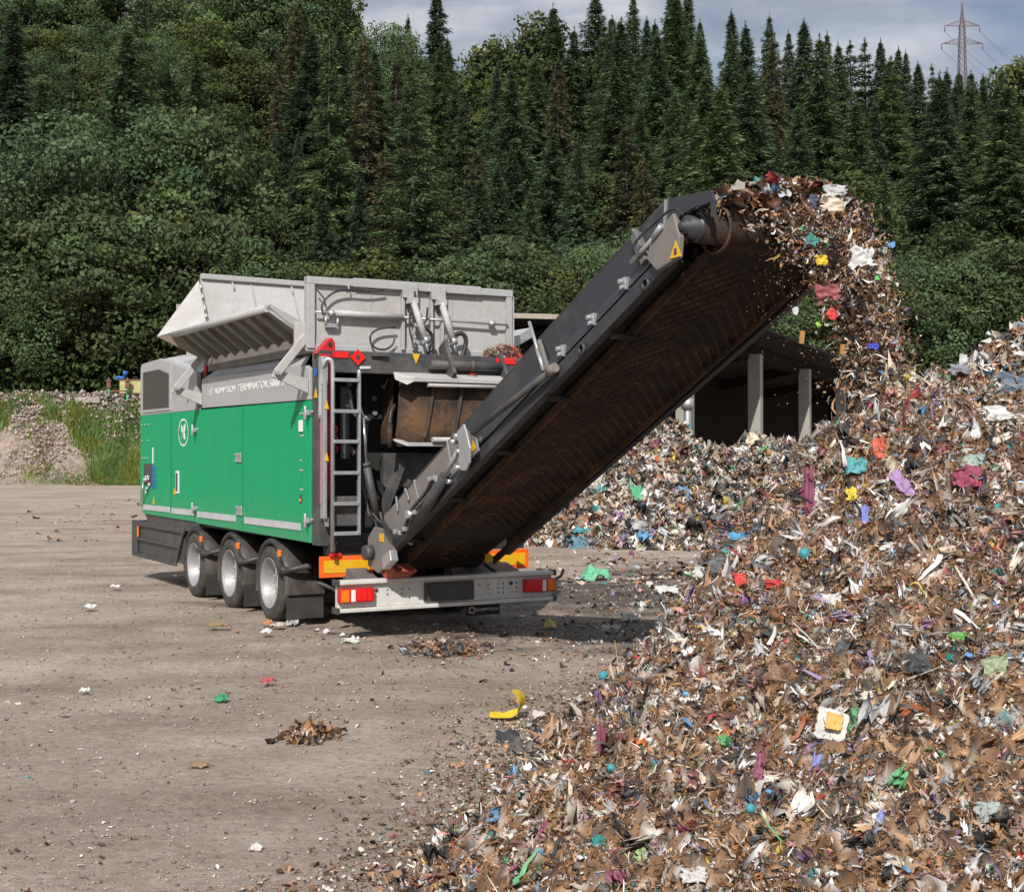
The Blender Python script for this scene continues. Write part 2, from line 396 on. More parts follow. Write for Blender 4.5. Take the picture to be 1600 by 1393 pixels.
# outer sheet around the detailed patch
m = MB()
for (x0, x1, y0, y1) in ((-1500, -14, -900, 2500), (14, 1500, -900, 2500), (-14, 14, -900, 1), (-14, 14, 36, 2500)):
    m.add([(x0, y0, .004), (x1, y0, .004), (x1, y1, .004), (x0, y1, .004)], [(0, 1, 2, 3)])
tag(m.build('ground', 'ground'), kind='structure')
# hillside
def hill_mat():
    m, nt, bs = nodes('hillside_soil'); co = objco(nt)
    n = noise(nt, co, .35, 6); n2 = noise(nt, co, 3, 6, .7)
    c = ramp(nt, n, [(.35, (.03, .04, .016)), (.5, (.06, .06, .03)), (.65, (.05, .07, .02))])
    c = mixc(nt, .8, c, ramp(nt, n2, [(.3, (.5, .5, .5)), (.7, (1.4, 1.4, 1.4))]), 'MULTIPLY')
    sep = nt.nodes.new('ShaderNodeSeparateXYZ'); geo = nt.nodes.new('ShaderNodeNewGeometry'); link(nt, geo.outputs['Position'], sep.inputs[0])
    mr = nt.nodes.new('ShaderNodeMapRange'); link(nt, sep.outputs['Y'], mr.inputs['Value']); mr.inputs['From Min'].default_value = 92; mr.inputs['From Max'].default_value = 97
    gr = ramp(nt, n2, [(.3, (.16, .115, .09)), (.48, (.29, .225, .185)), (.66, (.43, .35, .30))])
    c = mixc(nt, mr.outputs[0], gr, c)
    link(nt, c, bs.inputs['Base Color']); bs.inputs['Roughness'].default_value = .95
    bump(nt, bs, n2, .8, .3); return m
M['hill'] = hill_mat()
X, Y = grid(-190, 190, 82, 420, 230, 240)
Z = terrain(X, Y) - .02
tag(obj('hillside', npmesh('hillside', np.stack([X, Y, Z], -1).reshape(-1, 3), [grid_faces(230, 240)], smooth=True), None, M['hill']), kind='structure', label='steep wooded hillside rising behind the yard')

# ------------------------------------------------------------------ debris generator
def rand_dir(n):
    v = rng.normal(size=(n, 3)); return v / np.linalg.norm(v, axis=1, keepdims=True)
def frames(nrm, tilt):
    """orthonormal frames with the normal tilted randomly away from nrm"""
    n = nrm + rand_dir(len(nrm)) * tilt; n /= np.linalg.norm(n, axis=1, keepdims=True)
    a = rand_dir(len(n)); t = np.cross(n, a); t /= np.linalg.norm(t, axis=1, keepdims=True); b = np.cross(n, t)
    return t, b, n
def sheets(P, nrm, size, colr, k=3, crumple=.35, aspect=(.35, 1.), tilt=.7, curl=.5):
    """crumpled patches k x k"""
    N = len(P); t, b, n = frames(nrm, tilt)
    g = np.linspace(-.5, .5, k); U, V = np.meshgrid(g, g); U = U.ravel(); V = V.ravel()
    asp = rng.uniform(*aspect, N)[:, None]
    u = U[None] * size[:, None]; v = V[None] * size[:, None] * asp
    cu = rng.normal(0, curl, (N, 1)); cv = rng.normal(0, curl, (N, 1))
    h = (cu * (U[None] ** 2 - .1) + cv * V[None] * U[None] * 2) * size[:, None] + rng.normal(0, crumple / k, (N, k * k)) * size[:, None]
    j = rng.normal(0, .13 / k * 2, (2, N, k * k)) * size[None, :, None]
    cf = 1 - (np.abs(U * V) * 4)[None] * rng.uniform(.15, .5, (N, k * k)); u = u * cf; v = v * cf
    u = u + j[0]; v = v + j[1] * asp
    co = P[:, None] + t[:, None] * u[..., None] + b[:, None] * v[..., None] + n[:, None] * h[..., None]
    fc = grid_faces(k, k)[None] + (np.arange(N) * k * k)[:, None, None]
    cc = np.repeat(colr[:, None], k * k, 1) * rng.uniform(.75, 1.15, (N, k * k, 1))
    return co.reshape(-1, 3), fc.reshape(-1, 4), cc.reshape(-1, 3)
def strips(P, nrm, length, width, colr, k=5, tilt=.9, curl=.6):
    N = len(P); t, b, n = frames(nrm, tilt)
    s = np.linspace(-.5, .5, k)
    ph = rng.normal(0, curl, (N, 1)); ph2 = rng.normal(0, curl, (N, 1))
    u = s[None] * length[:, None]
    h = (ph * (s[None] ** 2 * 2 - .2) + rng.normal(0, .05, (N, k))) * length[:, None]
    l = (ph2 * s[None] ** 2 + rng.normal(0, .05, (N, k))) * length[:, None]
    tw = rng.uniform(-1.5, 1.5, (N, 1)) * s[None] + rng.uniform(0, 3, (N, 1))
    wd = width[:, None] * (1 - .6 * np.abs(s[None] * 2) ** 2)
    cen = P[:, None] + t[:, None] * u[..., None] + b[:, None] * l[..., None] + n[:, None] * h[..., None]
    sd = (b[:, None] * np.cos(tw)[..., None] + n[:, None] * np.sin(tw)[..., None]) * wd[..., None] / 2
    co = np.stack([cen - sd, cen + sd], 2)           # N,k,2,3
    i = np.arange(k - 1) * 2; q = np.stack([i, i + 1, i + 3, i + 2], -1)
    fc = q[None] + (np.arange(N) * k * 2)[:, None, None]
    cc = np.repeat(colr[:, None], k * 2, 1) * rng.uniform(.8, 1.15, (N, k * 2, 1))
    return co.reshape(-1, 3), fc.reshape(-1, 4), cc.reshape(-1, 3)
BROWN = np.array([(.15, .095, .058), (.21, .14, .09), (.10, .064, .04), (.25, .175, .115), (.17, .12, .082), (.33, .245, .17), (.065, .045, .032), (.22, .165, .125)])
PALE = np.array([(.62, .58, .53), (.48, .42, .35), (.7, .69, .68), (.38, .33, .28), (.55, .47, .39), (.42, .42, .43), (.5, .41, .31), (.68, .66, .63)])
DARK = np.array([(.02, .02, .022), (.035, .033, .032), (.05, .048, .05), (.08, .08, .085)])
BRIGHT = np.array([(.03, .2, .42), (.02, .28, .3), (.45, .03, .04), (.5, .12, .02), (.5, .38, .03), (.05, .3, .12), (.22, .1, .25), (.28, .22, .42), (.34, .08, .15), (.2, .02, .06), (.12, .3, .5), (.6, .25, .25)])
BRIGHT = BRIGHT * .82 + np.array([.2, .16, .13]) * .28
BROWN = BROWN * np.array([1.28, 1.05, .84])
DARK = DARK + .012
def palette(N, w):
    w = np.array(w) / sum(w); k = rng.choice(4, N, p=w); out = np.zeros((N, 3))
    for i, P_ in enumerate((BROWN, PALE, DARK, BRIGHT)):
        m_ = k == i; out[m_] = P_[rng.integers(0, len(P_), m_.sum())]
    return out * rng.uniform(.58, 1.35, (N, 1))
def join(parts):
    V_, F_, C_ = [], [], []; b = 0
    for (v, f, c) in parts:
        V_.append(v); F_.append(f + b); C_.append(c); b += len(v)
    return np.concatenate(V_), np.concatenate(F_), np.concatenate(C_)
def heap(name, label, H, x0, x1, y0, y1, res, layers, cat='waste heap', base=(.07, .05, .035), dens=None):
    nx = int((x1 - x0) / res); ny = int((y1 - y0) / res)
    X, Y = grid(x0, x1, y0, y1, nx, ny); Z = H(X, Y)
    cb = palette(nx * ny, (14, 3, 2.5, .25)) * (.45 + .8 * fbm(X.ravel() * 9, Y.ravel() * 9, 3, 4))[:, None]
    jit = rng.normal(0, res * .45, (3, ny, nx)); X = X + jit[0]; Y = Y + jit[1]; Z = Z + jit[2] * .8
    parts = []
    keep = (Z.ravel()[grid_faces(nx, ny)] > -.12).any(1)
    parts.append((np.stack([X, Y, Z], -1).reshape(-1, 3), grid_faces(nx, ny)[keep], cb))
    for (kind, N, smin, smax, w, kw) in layers:
        px = rng.uniform(x0, x1, N * 7); py = rng.uniform(y0, y1, N * 7)
        e = .03; h = H(px, py); gx = (H(px + e, py) - h) / e; gy = (H(px, py + e) - h) / e
        acc = (h > 0.0) & (rng.uniform(0, 1, len(h)) < np.clip(np.sqrt(1 + gx ** 2 + gy ** 2) / 2.2, 0, 1))
        if dens is not None: acc &= rng.uniform(0, 1, len(h)) < dens(px, py)
        acc &= (px < .42 * py + .5) | (rng.uniform(0, 1, len(h)) < .12)
        # skip the slopes that face away from anybody standing in the yard
        away = (gy < -.5) & (gx < .3); acc &= (~away) | (rng.uniform(0, 1, len(h)) < .35)
        idx = np.nonzero(acc)[0][:N]
        px, py, h, gx, gy = px[idx], py[idx], h[idx], gx[idx], gy[idx]
        nr = np.stack([-gx, -gy, np.ones_like(gx)], -1); nr = np.clip(nr, -1.6, 1.6); nr /= np.linalg.norm(nr, axis=1, keepdims=True)
        n = len(px); sz = smin * (smax / smin) ** (rng.uniform(0, 1, n) ** 1.6) * np.clip(.45 + py / 14, .7, 1)
        P = np.stack([px, py, h], -1) + nr * (sz * rng.uniform(-.05, .35, n))[:, None]
        c = palette(n, w)
        if kind == 'sheet': parts.append(sheets(P, nr, sz, c, **kw))
        else: parts.append(strips(P, nr, sz * 1.6, sz * rng.uniform(.08, .28, n), c, **kw))
    v, f, c = join(parts)
    return tag(obj(name, npmesh(name, v, [f], c), None, M['debris']), label, cat, kind='stuff')

# main heap
FOOT = [(3.4, 1.6), (1.3, 2.4), (.25, 3.3), (-.42, 4.4), (-.5, 5.64), (.02, 7.2), (.3, 8.4), (.62, 9.8), (1.35, 11.2), (2.0, 12.6), (3.2, 15.5), (5.5, 18), (9, 19), (14, 20), (16, 3), (9, .6)]
def inside(x, y, poly):
    r = np.zeros(x.shape, bool); n = len(poly)
    for i in range(n):
        x1, y1 = poly[i]; x2, y2 = poly[(i + 1) % n]
        c = ((y1 > y) != (y2 > y)) & (x < (x2 - x1) * (y - y1) / ((y2 - y1) if y2 != y1 else 1e-9) + x1)
        r ^= c
    return r
RIDGE = [(2.42, 8.75, 2.42), (3.3, 8.65, 2.32), (4.6, 8.3, 2.35), (8, 7.8, 2.5)]
def H_main(x, y):
    d, _ = seg_dist(x, y, [(*p, 0) for p in FOOT + [FOOT[0]]])
    d = np.where(inside(x, y, FOOT), d, -d)
    wob = (fbm(x * .9, y * .9, 3, 11) - .5)
    a = d + wob * .3; a = a + .4 * np.maximum(0, a - .7)
    r, hz = seg_dist(x, y, RIDGE)
    front = np.clip((8.35 - y) / np.maximum(r, .01), 0, 1)
    left = np.clip((2.42 - x) / np.maximum(r, .01), 0, 1)
    slope = .40 * front + (1 - front) * .75 + np.where(y > 8.75, left * .3, 0)
    hb = hz - slope * r
    hh = -np.log(np.exp(-a * 6) + np.exp(-hb * 6)) / 6
    det = (fbm(x * 2.1, y * 2.1, 4, 21) - .5) * .34 + (fbm(x * 8, y * 8, 3, 31) - .5) * .24
    return hh + det * np.clip(hh * 2 + .25, 0, 1)
heap('shredded_waste_heap', 'large heap of shredded brown waste piling up below the end of the conveyor', H_main, -1.2, 9.5, 1.2, 16.5, .03, [
    ('sheet', 130000, .012, .028, (12, 3.2, 1.5, .7), dict(k=3, crumple=.9, tilt=1.1)),
    ('strip', 170000, .02, .06, (14, 2.6, 1.2, .3), dict(k=3, tilt=1.2)),
    ('sheet', 36000, .022, .046, (6, 5.4, 1.8, 1.1), dict(k=4, crumple=1.3, tilt=1.1, aspect=(.25, .9), curl=.9)),
    ('sheet', 5000, .04, .09, (1.6, 5.5, 2.6, 1.3), dict(k=6, crumple=1.8, tilt=1., curl=1.2, aspect=(.25, .8))),
    ('sheet', 700, .08, .14, (1, 5.0, 3.0, 1.3), dict(k=9, crumple=2.3, tilt=.9, curl=1.2, aspect=(.3, .8))),
    ('strip', 6000, .05, .14, (8, 3.5, 3, 1.6), dict(k=8, tilt=.9, curl=1.1)),
])
# heap in the middle distance
def H_mid(x, y):
    r, hz = seg_dist(x, y, [(-1.5, 29.5, 1.7), (1.0, 29.4, 2.1), (2.7, 29.0, 2.55), (3.6, 29, 2.75), (4.4, 29, 2.35), (5.3, 29, 2.35), (6.5, 28.6, 2.0), (9, 28, 1.9)])
    fr = np.clip((29 - y) / np.maximum(r, .01), 0, 1)
    hh = hz - .22 - r * .84 + (fbm(x * .5, y * .5, 3, 41) - .5) * 1.0
    return hh + ((fbm(x * 1.7, y * 1.7, 4, 44) - .5) * .6 + (fbm(x * 5, y * 5, 3, 46) - .5) * .25) * np.clip(hh + .3, 0, 1)
heap('mixed_waste_heap', 'low heap of mixed household waste lying in front of the open shed', H_mid, -4, 10.5, 24.2, 33, .08, [
    ('sheet', 60000, .05, .11, (5, 7, 1.6, .8), dict(k=3, crumple=.6, tilt=.9)),
    ('strip', 40000, .07, .2, (8, 3, 2, .6), dict(k=4, tilt=1.0)),
    ('sheet', 11000, .11, .26, (3, 7.5, 2.2, 1.2), dict(k=4, crumple=1.2, tilt=.9)),
    ('sheet', 900, .24, .48, (2, 5, 4, 1.6), dict(k=7, crumple=1.1, tilt=.7)),
])
# apron of loose waste that joins heaps: right of the yard in the distance
def H_apr(x, y):
    r, hz = seg_dist(x, y, [(4.1, 19.5, .3), (5.0, 22, .5), (6, 25, .8)])
    hh = hz - r * .42 + (fbm(x * .8, y * .8, 3, 55) - .5) * .45
    return hh
heap('loose_waste_bank', 'low bank of loose pale waste spilling between the two heaps', H_apr, 1.2, 9, 14.5, 26, .08, [
    ('sheet', 9000, .05, .15, (5, 5, 1.6, 1.0), dict(k=3, crumple=.5, tilt=.9)),
    ('strip', 5000, .1, .3, (6, 3, 2, 1), dict(k=4, tilt=1.0)),
    ('sheet', 1500, .1, .25, (2, 6, 2, 1.0), dict(k=5, crumple=.7, tilt=.8)),
])
# tall heap on the right
def H_right(x, y):
    r, hz = seg_dist(x, y, [(5.0, 15.6, 2.55), (5.7, 15.8, 3.0), (6.4, 16, 3.55), (8, 16, 4.1), (14, 15, 4.4)])
    hh = hz - r * .82 + (fbm(x * .6, y * .6, 3, 61) - .5) * .5
    return hh + ((fbm(x * 2, y * 2, 4, 64) - .5) * .5 + (fbm(x * 6, y * 6, 3, 66) - .5) * .16) * np.clip(hh + .3, 0, 1)
heap('colourful_waste_heap', 'tall heap of pale and colourful unshredded waste at the right edge', H_right, 2.5, 13, 11, 20, .06, [
    ('sheet', 36000, .035, .08, (5, 5, 1.8, .9), dict(k=3, crumple=.6, tilt=.9)),
    ('strip', 18000, .06, .2, (6, 3, 2, .7), dict(k=4, tilt=1.0)),
    ('sheet', 8000, .08, .2, (2.5, 6, 2, 1.4), dict(k=4, crumple=.9, tilt=.8)),
    ('sheet', 900, .18, .38, (2, 6, 2.5, 2.0), dict(k=7, crumple=1.1, tilt=.7)),
])
exec_items = True
# ------------------------------------------------------------------ loose litter on the yard
def litter():
    parts = []
    def put(N, xs, ys, smin, smax, w, flat=.25, kind='sheet', k=3):
        n = len(xs); z = yard_h(xs, ys) + .012
        nr = np.tile([0., 0., 1.], (n, 1)); sz = smin * (smax / smin) ** (rng.uniform(0, 1, n) ** 2.2); c = palette(n, w)
        P = np.stack([xs, ys, z + sz * .08], -1)
        if kind == 'sheet': parts.append(sheets(P, nr, sz, c, k=k, crumple=.3, tilt=flat, curl=.3))
        else: parts.append(strips(P, nr, sz * 2, sz * .18, c, k=4, tilt=flat))
    n = 15000; ys = 4.5 + 32 * rng.uniform(0, 1, n) ** 1.4; xs = rng.uniform(-.42, .35, n) * ys
    clump = fbm(xs * .7, ys * .7, 3, 71) > rng.uniform(.3, .75, n)
    put(0, xs[clump], ys[clump], .007, .045, (7, 6, 1.6, .6), flat=.15)
    n = 6000; ys = 4.5 + 26 * rng.uniform(0, 1, n) ** 1.3; xs = rng.uniform(-.42, .3, n) * ys
    put(0, xs, ys, .008, .035, (9, 5, 2, .4), kind='strip', flat=.15)
    n = 9000; ys = 4.5 + 20 * rng.uniform(0, 1, n) ** 1.2; xs = rng.uniform(-.42, .3, n) * ys; q = fbm(xs * 1.6, ys * 1.1, 3, 171) > rng.uniform(.35, .65, n)
    put(0, xs[q], ys[q], .008, .03, (2, 9, 1, .8), flat=.12)
    # denser belt along the foot of the heap
    for (a, b, cnt, wd) in ((4, 5, 1300, .3), (5, 6, 1500, .35), (6, 7, 1500, .4), (7, 8, 1400, .45), (8, 9, 1300, .4), (9, 10, 900, .3), (3, 4, 600, .3)):
        p, q = FOOT[a], FOOT[b]; t = rng.uniform(0, 1, cnt); d = np.abs(rng.normal(0, wd, cnt))
        xs = p[0] + (q[0] - p[0]) * t - d; ys = p[1] + (q[1] - p[1]) * t + rng.normal(0, .1, cnt)
        put(0, xs, ys, .01, .045, (12, 4.5, 1.2, .4), flat=.6)
    # behind the machine
    n = 3200; xs = rng.normal(3.2, 1.4, n); ys = rng.normal(19.5, 2.6, n)
    put(0, xs, ys, .02, .17, (5, 6, 1.6, 1), flat=.45)
    n = 900; xs = rng.normal(.6, 1.3, n); ys = rng.normal(13.3, 1.2, n); put(0, xs, ys, .02, .09, (7, 5, 1.5, .5), flat=.4)
    n = 500; xs = rng.uniform(-16, -5, n); ys = rng.uniform(28, 60, n); put(0, xs, ys, .05, .3, (8, 4, 1, .5), flat=.3)
    v, f, c = join(parts)
    tag(obj('litter', npmesh('litter', v, [f], c), None, M['debris']), 'fine scraps of litter strewn over the dirt yard', 'litter', kind='stuff')
litter()
# pebbles
def pebbles():
    base = np.array([(1, 0, 0), (-1, 0, 0), (0, 1, 0), (0, -1, 0), (0, 0, 1), (0, 0, -1)], float)
    fc = np.array([(0, 2, 4), (2, 1, 4), (1, 3, 4), (3, 0, 4), (2, 0, 5), (1, 2, 5), (3, 1, 5), (0, 3, 5)])
    n = 9000; ys = 4.2 + 16 * rng.uniform(0, 1, n) ** 1.5; xs = rng.uniform(-.42, .2, n) * ys
    r = .0035 * (4.5 ** (rng.uniform(0, 1, n) ** 3)) * (1 + (ys > 9) * .5)
    V_ = base[None] * r[:, None, None] * rng.uniform(.6, 1.4, (n, 6, 1)) * np.array([1, 1, .6]) + np.stack([xs, ys, yard_h(xs, ys) + r * .3 + .004], -1)[:, None]
    cc = np.repeat((np.array([.30, .26, .22])[None] * rng.uniform(.45, 1.35, (n, 1)))[:, None], 6, 1)
    tag(obj('gravel', npmesh('gravel', V_.reshape(-1, 3), [(fc[None] + (np.arange(n) * 6)[:, None, None]).reshape(-1, 3)], cc.reshape(-1, 3)), None, M['stone']), 'small loose gravel on the dirt yard', 'gravel', kind='stuff')
    # rubble along the crest of the bank
    n = 11000; xs = rng.uniform(-38, -17, n); ys = 90 + rng.normal(0, 1.6, n)
    bare = rng.uniform(0, 1, n) < .3; ys[bare] = rng.uniform(84.5, 91, bare.sum()); xs[bare] = rng.uniform(-38, -28.5, bare.sum())
    r = .035 * (5 ** (rng.uniform(0, 1, n) ** 2.6))
    V_ = base[None] * r[:, None, None] * rng.uniform(.6, 1.4, (n, 6, 1)) + np.stack([xs, ys, terrain(xs, ys) + r * .4 + (~bare) * rng.uniform(0, .7, n) * np.exp(-((ys - 90) / 1.5) ** 2)], -1)[:, None]
    r = np.where(bare, r * .55, r); cc = np.array([.37, .315, .275])[None] * rng.uniform(.45, 1.3, (n, 1)) * np.where(rng.uniform(0, 1, (n, 1)) < .2, np.array([1.0, .82, .74]), 1)
    cc = np.repeat(cc[:, None], 6, 1)
    tag(obj('rubble', npmesh('rubble', V_.reshape(-1, 3), [(fc[None] + (np.arange(n) * 6)[:, None, None]).reshape(-1, 3)], cc.reshape(-1, 3)), None, M['stone']), 'pale rubble along the crest of the bank', 'rubble', kind='stuff')
pebbles()
# ------------------------------------------------------------------ the shredder
mc = empty('waste_shredder', ORG, TH)
tag(mc, 'green and grey trailer mounted waste shredder with raised black discharge conveyor', 'waste shredder')
RC = 1.22            # centre line
def art(polys, name, mat, parent, x=-.006, th=.004, label=None):     # flat marks on the left side, polygons in (Y, Z)
    m = MB()
    for p in polys: m.prism(p, 'x', x - th, x)
    return m.build(name, mat, parent, label=label)
# --- side panels
M['greendark'] = pm('green_paint_edge', (.0, .16, .075), .4, amt=.1)
gz0, gz1 = 1.06, 2.415
front = MB().prism([(5.5, .99), (5.66, 1.12), (5.66, gz1), (4.6, gz1), (2.83, gz1), (2.83, 1.0), (2.83, .98)], 'x', 0, .08).build('side_panel', 'green', mc, .006)
MB().box(-.008, .0, 4.008, 4.016, 1.08, gz1 - .01).build('seam', 'greendark', front)
rear = MB().prism([(2.80, .97), (2.80, gz1), (-1.2, gz1 - .02), (-1.2, .94)], 'x', -.012, .06).build('side_panel', 'green', mc, .006)
MB().box(-.017, -.0125, .945, .951, 1.0, gz1 - .03).build('seam', 'greendark', rear)
# cover panels (grey)
MB().prism([(5.66, gz1 + .003), (5.66, 3.12), (5.6, 3.17), (4.6, 3.19), (2.83, 2.90), (2.83, gz1 + .003)], 'x', .0, .06).build('radiator_housing', 'grey', mc, .008)
hood = MB()
hood.add([(.06, 5.6, 3.17), (.06, 4.6, 3.19), (.06, 2.83, 2.90), (.32, 2.83, 3.16), (.32, 4.55, 3.25), (.32, 5.6, 3.2), (2.4, 5.6, 3.2), (2.4, 4.55, 3.25), (2.4, 2.83, 3.16)],
         [(0, 1, 4, 5), (1, 2, 3, 4), (5, 4, 7, 6), (4, 3, 8, 7)])
hood.box(.1, 2.38, 2.86, 5.55, 1.1, 3.1)
hood.build('engine_hood', 'grey', mc)
g = MB().box(-.012, .001, 4.02, 5.5, 2.455, 3.075).build('radiator_grille', 'grey', mc)
gr = MB()
gr.prism([(5.45, 2.50), (5.45, 3.02), (4.62, 3.04), (4.08, 2.95), (4.08, 2.49)], 'x', -.016, -.0125)
gr.build('mesh_screen', pm('grille_mesh', (.20, .18, .165), .7, amt=.5, scale=7), g)
sl = MB()
for k in range(34):
    z = 2.51 + k * .0158; y1 = 5.44; y0 = 4.09 if z < 2.95 else 4.62 - (3.045 - z) * 5.6
    sl.box(-.026, -.016, y0, y1, z, z + .006)
sl.build('slats', pm('grille_slat', (.13, .12, .11), .6, amt=.4), g)
cover = MB().prism([(2.60, 2.435), (2.60, 2.80), (2.45, 2.82), (-1.02, 2.77), (-1.15, 2.72), (-1.15, 2.405)], 'x', -.006, .05).build('side_cover', 'grey', mc, .008)
slope = MB().add([(.0, 2.45, 2.822), (.0, -1.02, 2.772), (.24, -.7, 3.0), (.24, 1.98, 3.04), (.26, 1.98, 3.0), (.26, -.7, 2.96)], [(0, 1, 2, 3), (3, 2, 5, 4)]).build('sloped_cover', 'grey', mc)
# red warning label on the slope
def on_slope(y, t): # t 0..1 up the slope
    return Vector((.24 * t - .004, y, 2.822 + (2.45 - y) * -.0144 + .222 * t + .014))
m = MB(); m.plate([on_slope(1.55, .45), on_slope(-.15, .45), on_slope(-.1, .72), on_slope(1.42, .72)], (-.002, 0, .002))
lb = m.build('warning_label', 'redref', slope)
m = MB()
for k in range(9):
    for (y0, s) in ((1.62 + k * .045, 1), (-.22 - k * .045, 1)):
        m.plate([on_slope(y0, .42), on_slope(y0 - .02, .42), on_slope(y0 - .06, .8), on_slope(y0 - .04, .8)], (-.002, 0, .002))
m.build_each('stripe', 'redref', lb)
m = MB()
for k in range(24):
    y0 = 1.35 - k * .058
    m.plate([on_slope(y0, .55), on_slope(y0 - .04, .55), on_slope(y0 - .04, .64), on_slope(y0, .64)], (-.004, 0, .004))
m.build('print', 'white', lb)
# reflective strips along the bottom edge
for (y0, y1) in ((5.5, 4.07), (3.98, 2.9)):
    MB().prism([(y0, 1.05), (y0, 1.125), (y1, 1.135), (y1, 1.06)], 'x', -.008, -.001).build('reflective_strip', 'strip', mc)
for (y0, y1) in ((2.74, 1.2), (.88, -.93)):
    MB().prism([(y0, 1.05), (y0, 1.125), (y1, 1.13), (y1, 1.055)], 'x', -.02, -.013).build('reflective_strip', 'strip', mc)
# emblem
def rrect(cy, cz, hw, hh, r, n=8):
    out = []
    for (sy, sz, a0) in ((1, 1, 0), (-1, 1, 90), (-1, -1, 180), (1, -1, 270)):
        for k in range(n + 1):
            a = R(a0 + 90 * k / n); out.append((cy + sy * (hw - r) + r * math.cos(a), cz + sz * (hh - r) + r * math.sin(a)))
    return out
def emblem(parent, cy, cz, hw, hh, x, lw):
    o_ = rrect(cy, cz, hw, hh, hw * .85); i_ = rrect(cy, cz, hw - lw, hh - lw, (hw - lw) * .85)
    m = MB(); n = len(o_); vs = [(x, *p) for p in o_] + [(x, *p) for p in i_]
    m.add(vs, [(i, (i + 1) % n, n + (i + 1) % n, n + i) for i in range(n)])
    def leaf(y0, z0, y1, z1, wd):
        d = Vector((y1 - y0, z1 - z0)); p = Vector((-d.y, d.x)).normalized(); pts = []
        for k in range(9):
            t = k / 8; pts.append(Vector((y0, z0)) + d * t + p * wd * math.sin(math.pi * t ** .8))
        for k in range(1, 8):
            t = 1 - k / 8; pts.append(Vector((y0, z0)) + d * t - p * wd * math.sin(math.pi * t ** .8))
        m.add([(x - .001, q.x, q.y) for q in pts], [tuple(range(len(pts)))])
    leaf(cy + hw * .1, cz + hh * .02, cy + hw * .45, cz + hh * .55, hw * .17)      # left leaf
    leaf(cy - hw * .02, cz + hh * .06, cy - hw * .45, cz + hh * .62, hw * .2)      # right leaf
    leaf(cy - hw * .02, cz - hh * .02, cy - hw * .45, cz - hh * .52, hw * .2)      # lower right
    leaf(cy - hw * .1, cz + hh * .3, cy + hw * .42, cz - hh * .56, hw * .035)      # stem
    return m.build('emblem', 'white', parent)
emblem(front, 3.42, 2.14, .235, .18, -.004, .022)
emblem(cover, 2.2, 2.625, .115, .055, -.010, .010)
text_mesh('KOMPTECH', .76, .075, cover, (-.008, 2.02, 2.588), (0, -1, 0), (0, 0, 1), 'white', 'lettering', .014)
text_mesh('TERMINATOR 5000 S', 1.55, .085, cover, (-.008, 1.15, 2.585), (0, -1, 0), (0, 0, 1), 'white', 'lettering', .008)
# hinges and catches
for (y, z) in ((2.83, 2.16), (2.83, 1.16), (-1.17, 2.27), (-1.17, 1.17)):
    m = MB().box(-.05, -.014, y - .05, y + .05, z - .025, z + .025).tube([(-.055, y, z - .07), (-.055, y, z + .07)], .016)
    for s in (-1, 1): m.disc((-.035, y + s * .11, z - s * .01), .014, (.024, 0, 0), 8)
    m.build('hinge', 'zinc', mc, .004)
for (y, z, s) in ((1.09, 1.81, 1), (1.05, 1.19, 1)):
    m = MB().box(-.026, -.014, y - .1, y + .1, z - .055, z + .055)
    for a in (-1, 1):
        for b in (-1, 1): m.disc((-.04, y + a * .075, z + b * .038), .009, (.02, 0, 0), 8)
    m.build('latch_plate', 'zinc', mc, .004)
MB().box(-.03, -.014, -1.0, -.9, 2.08, 2.2).build('catch', 'white', mc, .004)
for (y, z, w_, h_, mt) in ((-.93, 1.6, .03, .05, 'green'), (-.94, 1.385, .03, .045, 'dark')):
    o = MB().box(-.017, -.013, y - w_, y + w_, z - h_, z + h_).build('recess', mt, mc)
MB().disc((-.02, -.95, 1.37), .018, (-.012, 0, 0), 10).build('button', 'amber', mc)
MB().box(-.012, -.001, 3.62, 3.76, 1.33, 1.63).build('handle_recess', 'white', front)
MB().box(-.02, -.012, 3.66, 3.72, 1.36, 1.6).build('handle', 'dark', front)
# control box opening at the front
o = MB().box(-.01, -.002, 4.98, 5.42, 1.42, 1.72).build('control_panel', 'dark', front)
m = MB()
for k in range(9): m.disc((-.012, 5.05 + random.random() * .3, 1.3 + random.random() * .25), .018 + random.random() * .015, (-.03, 0, 0), 8)
m.tube(cat_curve([(-.03, 5.35, 1.45), (-.06, 5.3, 1.36), (-.03, 5.38, 1.22), (-.03, 5.46, 1.12)]), .014)
m.build('connector', 'zinc', o)
MB().disc((-.012, 5.1, 1.44), .02, (-.02, 0, 0), 10).build('switch', 'redref', o)
m = MB(); m.box(-.008, -.001, 4.93, 4.97, 1.72, 1.95); m.build('sticker', 'white', front)
m = MB()
for k in range(4):
    for j in range(2): m.box(-.008, -.001, 4.9 - j * .12, 4.98 - j * .12, 1.37 + k * .085, 1.43 + k * .085)
m.build_each('sticker', 'blue', front)
art([[(3.88, 1.31), (3.78, 1.31), (3.83, 1.4)], [(4.93, 1.15), (4.83, 1.15), (4.88, 1.25)]], 'warning_triangle', 'yellow', front)
m = MB()
for (y, z) in ((5.55, 2.28), (5.35, 2.28), (5.15, 2.28), (5.55, 2.05), (5.15, 2.05), (-.93, 2.04), (-.99, 2.04), (-.92, 2.27), (-.99, 2.27), (-.93, 1.78), (5.5, 1.8), (5.35, 1.8), (5.2, 1.8), (-.92, 1.68), (-.98, 1.68), (-.93, 1.48), (-.98, 1.48)):
    m.disc((-.02, y, z), .011, (.022, 0, 0), 8)
m.build_each('rivet', 'zinc', mc)
